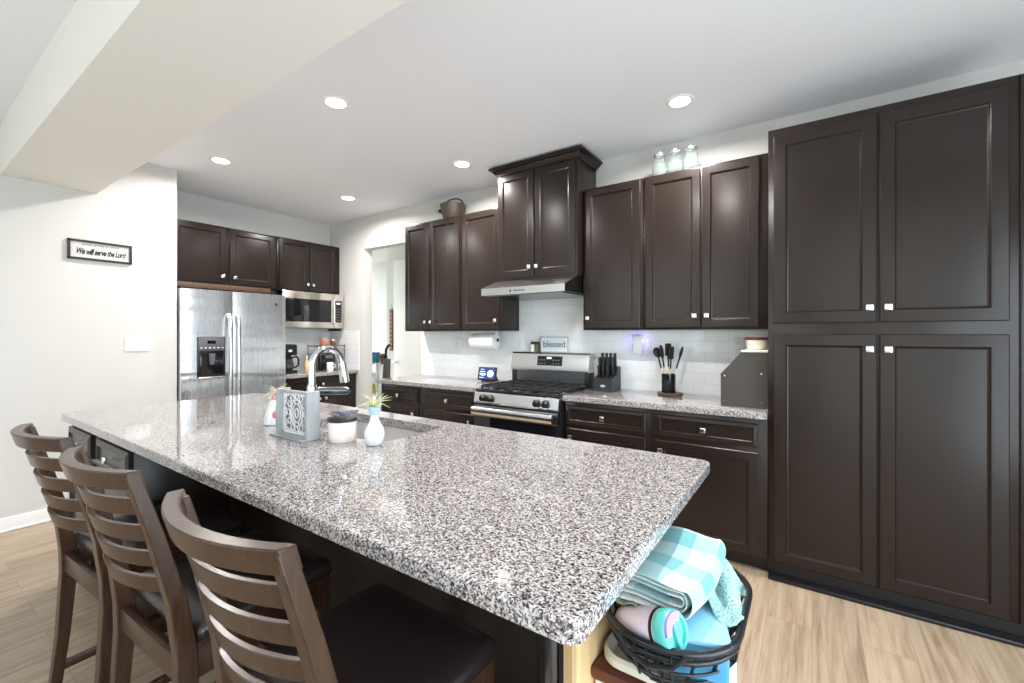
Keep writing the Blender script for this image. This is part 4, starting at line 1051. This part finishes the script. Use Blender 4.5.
for k in range(1, 7):
    for (xx, s_) in ((BX0, 1), (BX1, -1)):
        yy = BY0+.08+k*(BY1-BY0-.16)/7; g.tube([(xx, yy, .73), (xx+s_*.006, yy, .69), (xx+s_*.038, yy, .642)], .003, 6)
    for (yy, s_) in ((BY0, 1), (BY1, -1)):
        if k < 5: 
            xx = BX0+.08+k*(BX1-BX0-.16)/5; g.tube([(xx, yy, .73), (xx, yy+s_*.006, .69), (xx, yy+s_*.038, .642)], .003, 6)
obj('wires', g, mb, t)
for yy, s_ in ((BY0, -1), (BY1, 1)):
    g = G(); g.tube([(-.33, yy, .735), (-.31, yy+s_*.012, .715), (-.265, yy+s_*.016, .705), (-.22, yy+s_*.012, .715), (-.20, yy, .735)], .005, 8)
    obj('handle', g, mb, t)
# gingham towel: folded bundle
def gingham():
    m = mat('gingham_cotton', rgb(236, 240, 240), .85, spec=.2, sheen=.3)
    tcn = N(m, 'ShaderNodeTexCoord'); sx = N(m, 'ShaderNodeSeparateXYZ'); LK(m, tcn.outputs['UV'], sx.inputs[0])
    fs = []
    for k in (0, 1):
        a = N(m, 'ShaderNodeMath', operation='MULTIPLY'); a.inputs[1].default_value = 1.0; LK(m, sx.outputs[k], a.inputs[0])
        b = N(m, 'ShaderNodeMath', operation='FRACT'); LK(m, a.outputs[0], b.inputs[0])
        c_ = N(m, 'ShaderNodeMath', operation='GREATER_THAN'); c_.inputs[1].default_value = .5; LK(m, b.outputs[0], c_.inputs[0]); fs.append(c_)
    ad = N(m, 'ShaderNodeMath', operation='ADD'); LK(m, fs[0].outputs[0], ad.inputs[0]); LK(m, fs[1].outputs[0], ad.inputs[1])
    h = N(m, 'ShaderNodeMath', operation='MULTIPLY'); h.inputs[1].default_value = .5; LK(m, ad.outputs[0], h.inputs[0])
    r = ramp(m, h.outputs[0], [(0, rgb(204, 212, 216)), (.5, rgb(154, 188, 190)), (1, rgb(104, 164, 166))], 'LINEAR')
    LK(m, r.outputs[0], P_(m).inputs['Base Color'])
    n = noise(m, coords(m), 500, 2); bump(m, n.outputs['Fac'], .2, .002); return m
def cloth(name, fn, nu, nv, m, uvs, parent=None, th=.004, sub=1):
    g = G(); g.grid(fn, nu, nv)
    bm = g.bm; uvl = bm.loops.layers.uv.new('UVMap'); k = 0
    for i in range(nu):
        for j in range(nv):
            f = bm.faces[k] if False else None
    bm.faces.ensure_lookup_table()
    for i in range(nu):
        for j in range(nv):
            f = bm.faces[i*nv+j]
            for lp, (a, b) in zip(f.loops, ((i, j), (i+1, j), (i+1, j+1), (i, j+1))): lp[uvl].uv = (uvs[0]*a/nu, uvs[1]*b/nv)
    me = bpy.data.meshes.new(name); bm.to_mesh(me); bm.free(); me.materials.append(m)
    me.polygons.foreach_set('use_smooth', [True]*len(me.polygons))
    o = bpy.data.objects.new(name, me); C.objects.link(o)
    md = o.modifiers.new('solid', 'SOLIDIFY'); md.thickness = th; md.offset = 0
    if sub: md = o.modifiers.new('sub', 'SUBSURF'); md.levels = md.render_levels = sub
    return o
def spiral_path():
    """fold profile in (x,z): several layers around a rounded right-hand fold"""
    P = []
    x_r = -.205; x_l = -.395; zt = .822; zb_ = .762
    P += [(x_l+ (x_r-x_l)*i/8, zt-.004*math.sin(i*.9)) for i in range(9)]
    P += [(x_r+.020*math.sin(a), (zt+zb_)/2+(zt-zb_)/2*math.cos(a)) for a in [PI*k/8 for k in range(1, 8)]]
    P += [(x_r-(x_r-x_l)*i/8, zb_+.003*math.sin(i)) for i in range(9)]
    return P
def spiral2(o_):
    P = []
    x_r = -.213; x_l = -.385; zt = .822-o_; zb_ = .762+o_
    P += [(x_l+(x_r-x_l)*i/6, zt) for i in range(7)]
    P += [(x_r+(.020-o_*.6)*math.sin(a), (zt+zb_)/2+(zt-zb_)/2*math.cos(a)) for a in [PI*k/6 for k in range(1, 6)]]
    P += [(x_r-(x_r-x_l)*i/6, zb_) for i in range(7)]
    return P
gm = gingham()
def path_fn(P, y0, y1, wob=1.0, skew=.0):
    n = len(P)-1
    def fn(u, v):
        s = u*n; i = min(int(s), n-1); f_ = s-i
        x = P[i][0]*(1-f_)+P[i+1][0]*f_; z = P[i][1]*(1-f_)+P[i+1][1]*f_
        y = y0+(y1-y0)*v
        z += wob*.006*math.sin(y*24+x*9)+wob*.004*math.sin(x*38+1)+.015*v
        x += wob*.006*math.sin(y*17+2)+skew*(v-.5)
        return (x, y, z)
    return fn
tw = cloth('gingham_towel', path_fn(spiral_path(), .938, 1.195, 1, .02), 48, 20, gm, (3.9, 2.1)); tag(tw, 'folded white and aqua gingham towel on top of the basket', 'towel')
inner = mat('towel_inside', rgb(206, 220, 216), .9)
for k, o_ in enumerate((.010, .020)):
    s_ = cloth('towel_fold', path_fn(spiral2(o_), .945, 1.19, 1, .02), 36, 16, gm if k else inner, (3.5, 2.1)); s_.parent = tw
# knit cloth draped from the towel to the right rim
def knit():
    m = mat('aqua_knit', rgb(176, 222, 214), .9, spec=.15); tcn = N(m, 'ShaderNodeTexCoord')
    vo = N(m, 'ShaderNodeTexVoronoi'); vo.inputs['Scale'].default_value = 260; LK(m, tcn.outputs['Object'], vo.inputs['Vector'])
    r = ramp(m, vo.outputs['Distance'], [(0, rgb(196, 216, 212)), (.45, rgb(156, 194, 188)), (.9, rgb(92, 134, 130))]); LK(m, r.outputs[0], P_(m).inputs['Base Color'])
    bump(m, vo.outputs['Distance'], -.5, .003); return m
km = knit()
def knit_fn(u, v):
    x = -.235+.105*u+.01*math.sin(v*7); y = 1.05+.18*v+.02*math.sin(u*6)-.03*u*(1-v)
    z = .768+.010*math.sin(u*7+v*4)+.008*math.sin(v*11+1)-.035*u+.035*v*(1-u)
    return (x, y, z)
kc = cloth('knit_dishcloth', knit_fn, 26, 30, km, (1, 1), th=.005); tag(kc, 'pale aqua knitted dishcloth crumpled at the right basket rim', 'cloth')
def olive_fn(u, v):
    return (-.385+.16*u, .93+.12*v, .752+.012*math.sin(u*5+v*3)+.006*math.sin(u*19))
om = mat('olive_knit', rgb(120, 130, 112), .95); 
oc = cloth('olive_dishcloth', olive_fn, 20, 14, om, (1, 1), th=.006); tag(oc, 'grey green dishcloth squashed under the gingham towel', 'cloth')
# tumbler lying in the basket
ax = Vector((.80, -.30, .34)).normalized(); q = ax.to_track_quat('Z', 'Y').to_matrix() @ Matrix.Diagonal((.86, .86, .86))
t = thing('travel_tumbler', 'pale lilac tumbler with aqua lid lying in the basket', 'tumbler', (-.346, .950, .708))
g = G(); g.lathe([(.034, 0), (.038, .004), (.043, .03), (.0445, .128), (.043, .134)], (0, 0, 0), 36, q); obj('tumbler_body', g, mat('lilac_enamel', rgb(226, 212, 226), .3), t, world=False)
g = G(); g.lathe([(.0446, .120), (.0455, .122), (.0455, .128), (.0446, .130)], (0, 0, 0), 36, q, False, False); obj('dark_gasket', g, M['black'], t, world=False)
aqua = mat('aqua_plastic', rgb(96, 200, 192), .3)
g = G(); g.lathe([(.043, .130), (.0445, .134), (.0445, .160), (.041, .165), (.034, .165), (.032, .158), (.001, .158)], (0, 0, 0), 36, q); ld_ = obj('lid', g, aqua, t, world=False)
g = G(); g.box(-.007, .007, -.033, .033, .158, .170, .003); 
for v in g.bm.verts: v.co = q @ v.co
obj('carry_bar', g, aqua, ld_, world=False)
g = G(); ring = []
for s_, zz in ((0, .150), (0, .171)): pass
pts_o = [((.041)*math.cos(a), (.041)*math.sin(a)) for a in [math.radians(60+k*10) for k in range(13)]]; pts_i = [(.022*math.cos(a), .022*math.sin(a)) for a in [math.radians(180-k*10) for k in range(13)]]
g.prism(pts_o+pts_i, 'Z', .160, .172)
for v in g.bm.verts: v.co = q @ v.co
obj('flip_spout', g, mat('violet_plastic', rgb(176, 140, 214), .35), ld_, world=False)
# blue translucent box and aqua bits
t = thing('lidded_box', 'clear blue plastic box under the knitted cloth in basket', 'box', (-.215, 1.03, .655))
bt = mat('clear_blue_plastic', rgb(90, 172, 220), .12, trans=.35, ior=1.4)
g = G(); Rz = Matrix.Rotation(math.radians(18), 3, 'Z')
g.box(-.055, .055, -.10, .10, 0, .075, .010, 3)
for v in g.bm.verts: v.co = Rz @ v.co
obj('box_body', g, bt, t, world=False)
g = G(); g.box(-.059, .059, -.104, .104, .075, .087, .004, 2)
for v in g.bm.verts: v.co = Rz @ v.co
obj('lid', g, mat('frosted_blue_lid', rgb(150, 208, 232), .25), t, world=False)
g = G(); g.box(-.37, -.30, 1.08, 1.22, .648, .73, .012); tag(obj('storage_tub', g, mat('deep_blue_tub', rgb(40, 112, 160), .3)), 'deep blue tub at the bottom of the basket', 'box')
